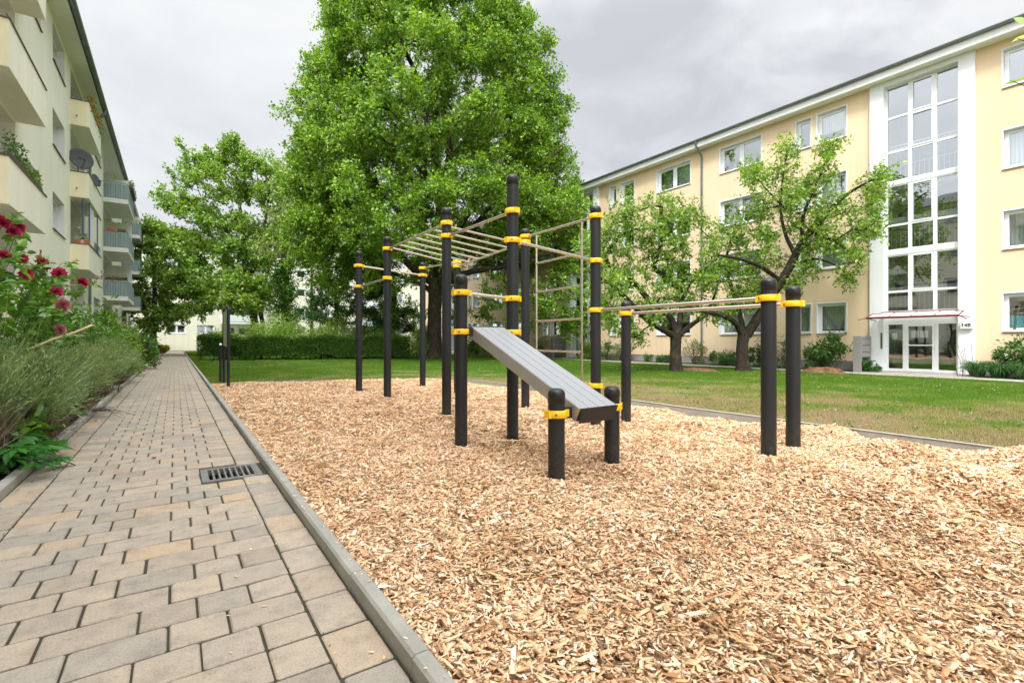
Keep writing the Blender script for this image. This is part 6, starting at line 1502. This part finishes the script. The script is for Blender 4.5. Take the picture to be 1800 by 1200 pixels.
# branch tips of a young tree standing on the lawn just outside the right of the view
yt_ = thing('young_tree', 'leafy twig ends of a young tree reaching in at the right edge', 'tree', (8.6, .25, 0)); b = MB(); DY = 5.2
b.tube([(8.6, .25, -.1), (8.58, .27, 1.6), (8.5, .3, 3.2), (8.4, .35, 5.2)], [.06, .05, .035, .012], 8, 0, False)
e1, e2 = at(1776, 142, DY), at(1788, 68, DY)
b.tube([(8.52, .3, 3.0), (8.1, .7, 3.7), tuple(e1)], [.018, .010, .003], 6, 0, False); b.tube([(8.48, .31, 3.6), (8.0, .75, 4.2), tuple(e2)], [.018, .010, .003], 6, 0, False); tw_ = []
for k in range(14):
    z = R_(2.6, 5.1); e = (8.5 + R_(-.9, .9), .2 + R_(-1.2, .25), z + R_(.2, .8)); b.tube([(8.5, .3, z), ((8.5 + e[0]) / 2, (.3 + e[1]) / 2, z + .15), e], [.014, .009, .003], 5, 0, False); tw_.append((Vector((8.5, .3, z)), Vector(e)))
b.build('trunk', M['bark'], yt_, recalc=False)
P = [at(1812, 138, DY), at(1790, 143, DY), at(1812, 62, DY), at(1806, 44, DY)]; D = [(-.8, .9, .05), (-.8, .9, -.1), (-.7, .9, -.15), (-.3, .5, .7)]; Nn = [(.2, -.2, 1.), (.1, -.1, 1), (-.4, -.4, .6), (-.6, -.5, .2)]
for a, e in tw_:
    for k in range(22): P.append(a.lerp(e, R_(.3, 1)) + Vector((R_(-.08, .08), R_(-.08, .08), R_(-.05, .08)))); D.append(tuple(rand_dirs(1)[0])); Nn.append(tuple(rand_dirs(1, 1)[0]))
V, F = leaf_geo(np.array(P), np.array(D), np.array(Nn), .16, .09, detail=True, fold=.08); np_mesh('crown', V, F, M['brightleaf'], yt_)

# ------------------------------------------------------------------ daylight
SUN_EL, SUN_AZ = math.radians(52), math.radians(232)   # azimuth from +Y towards +X
w = bpy.data.worlds.new('World'); SC.world = w; w.use_nodes = True; nt = w.node_tree; nt.nodes.clear()
out = nt.nodes.new('ShaderNodeOutputWorld'); bg = nt.nodes.new('ShaderNodeBackground'); bg.inputs[1].default_value = .060
sky = nt.nodes.new('ShaderNodeTexSky'); sky.sky_type = 'NISHITA'; sky.sun_disc = False; sky.sun_elevation = SUN_EL; sky.sun_rotation = SUN_AZ; sky.air_density = 1; sky.dust_density = 3
tc = nt.nodes.new('ShaderNodeTexCoord'); sp = nt.nodes.new('ShaderNodeSeparateXYZ'); nt.links.new(tc.outputs['Generated'], sp.inputs[0])
az = nt.nodes.new('ShaderNodeMath'); az.operation = 'ABSOLUTE'; nt.links.new(sp.outputs['Z'], az.inputs[0])
ad = nt.nodes.new('ShaderNodeMath'); ad.operation = 'ADD'; nt.links.new(az.outputs[0], ad.inputs[0]); ad.inputs[1].default_value = .22
dv = []
for s in ('X', 'Y'):
    q = nt.nodes.new('ShaderNodeMath'); q.operation = 'DIVIDE'; nt.links.new(sp.outputs[s], q.inputs[0]); nt.links.new(ad.outputs[0], q.inputs[1]); dv.append(q)
cm = nt.nodes.new('ShaderNodeCombineXYZ'); nt.links.new(dv[0].outputs[0], cm.inputs[0]); nt.links.new(dv[1].outputs[0], cm.inputs[1])
mp = nt.nodes.new('ShaderNodeMapping'); mp.inputs['Location'].default_value = (3.1, 1.4, 0); nt.links.new(cm.outputs[0], mp.inputs[0])
cl1 = noise(nt, 1.0, 7, .55, mp.outputs[0], .4)
CLOUD = ramp(nt, cl1, [(.34, (7.2, 7.45, 7.75)), (.45, (8.3, 8.55, 8.75)), (.54, (9.4, 9.55, 9.65)), (.66, (10.3, 10.35, 10.4))])
mx = mixc(nt, .93, sky.outputs[0], CLOUD)
# a darker bank of cloud over the peach house
bk = nt.nodes.new('ShaderNodeVectorMath'); bk.operation = 'DOT_PRODUCT'; nt.links.new(tc.outputs['Generated'], bk.inputs[0]); bk.inputs[1].default_value = (.70, .57, .43)
bm_ = nt.nodes.new('ShaderNodeMapRange'); bm_.interpolation_type = 'SMOOTHSTEP'; bm_.inputs[1].default_value = .84; bm_.inputs[2].default_value = .985; nt.links.new(bk.outputs['Value'], bm_.inputs[0])
bn = nt.nodes.new('ShaderNodeMath'); bn.operation = 'MULTIPLY'; nt.links.new(bm_.outputs[0], bn.inputs[0])
nt.links.new(ramp(nt, noise(nt, 3.0, 6, .55, mp.outputs[0], .5), [(.36, .0), (.60, .95)]), bn.inputs[1])
mx = mixc(nt, bn.outputs[0], mx, (5.9, 6.1, 6.65))
# extra sky brightness overhead, mostly above the view, added to light the ground
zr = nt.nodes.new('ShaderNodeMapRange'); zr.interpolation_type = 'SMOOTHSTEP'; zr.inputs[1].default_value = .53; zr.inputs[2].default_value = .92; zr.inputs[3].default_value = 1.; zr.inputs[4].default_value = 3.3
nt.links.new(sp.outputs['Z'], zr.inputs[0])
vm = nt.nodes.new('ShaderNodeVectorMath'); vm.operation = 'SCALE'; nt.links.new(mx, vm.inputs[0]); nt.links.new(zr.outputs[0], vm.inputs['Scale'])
# added sky glow towards the sun, behind the camera, to brighten upright surfaces
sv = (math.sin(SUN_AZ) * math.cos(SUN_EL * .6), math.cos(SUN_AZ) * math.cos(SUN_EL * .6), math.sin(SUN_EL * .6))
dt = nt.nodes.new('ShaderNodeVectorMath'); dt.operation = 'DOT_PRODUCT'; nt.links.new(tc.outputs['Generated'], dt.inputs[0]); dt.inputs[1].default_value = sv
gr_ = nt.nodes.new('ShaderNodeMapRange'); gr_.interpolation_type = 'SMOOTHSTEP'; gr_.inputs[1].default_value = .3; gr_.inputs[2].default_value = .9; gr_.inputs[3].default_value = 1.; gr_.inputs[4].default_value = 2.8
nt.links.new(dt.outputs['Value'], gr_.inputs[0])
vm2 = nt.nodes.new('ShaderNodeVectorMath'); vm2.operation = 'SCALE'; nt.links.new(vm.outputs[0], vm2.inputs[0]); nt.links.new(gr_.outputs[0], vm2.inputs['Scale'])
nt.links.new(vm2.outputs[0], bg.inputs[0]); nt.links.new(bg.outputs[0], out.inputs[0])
sd = bpy.data.lights.new('sun', 'SUN'); sd.energy = 1.5; sd.angle = math.radians(10); sd.color = (1, .965, .91)
so = bpy.data.objects.new('sun', sd); COL.objects.link(so)
dirv = Vector((math.sin(SUN_AZ) * math.cos(SUN_EL), math.cos(SUN_AZ) * math.cos(SUN_EL), math.sin(SUN_EL))); so.rotation_euler = dirv.to_track_quat('Z', 'Y').to_euler()

# ------------------------------------------------------------------ camera
cd = bpy.data.cameras.new('camera'); cd.sensor_width = 36; cd.lens = F_PX / 1800 * 36; cd.shift_y = -2 / 1800; cd.clip_start = .05; cd.clip_end = 2000
co = bpy.data.objects.new('camera', cd); COL.objects.link(co); co.location = (0, 0, H_CAM); co.rotation_euler = (PI / 2, 0, -YAW); SC.camera = co
vs_ = SC.view_settings; vs_.view_transform = 'Standard'; vs_.look = 'None'; vs_.exposure = .80; vs_.gamma = 1; vs_.use_curve_mapping = False
SC.cycles.max_bounces = 8; SC.cycles.transparent_max_bounces = 16; SC.cycles.transmission_bounces = 4
SC.cycles.use_denoising = True
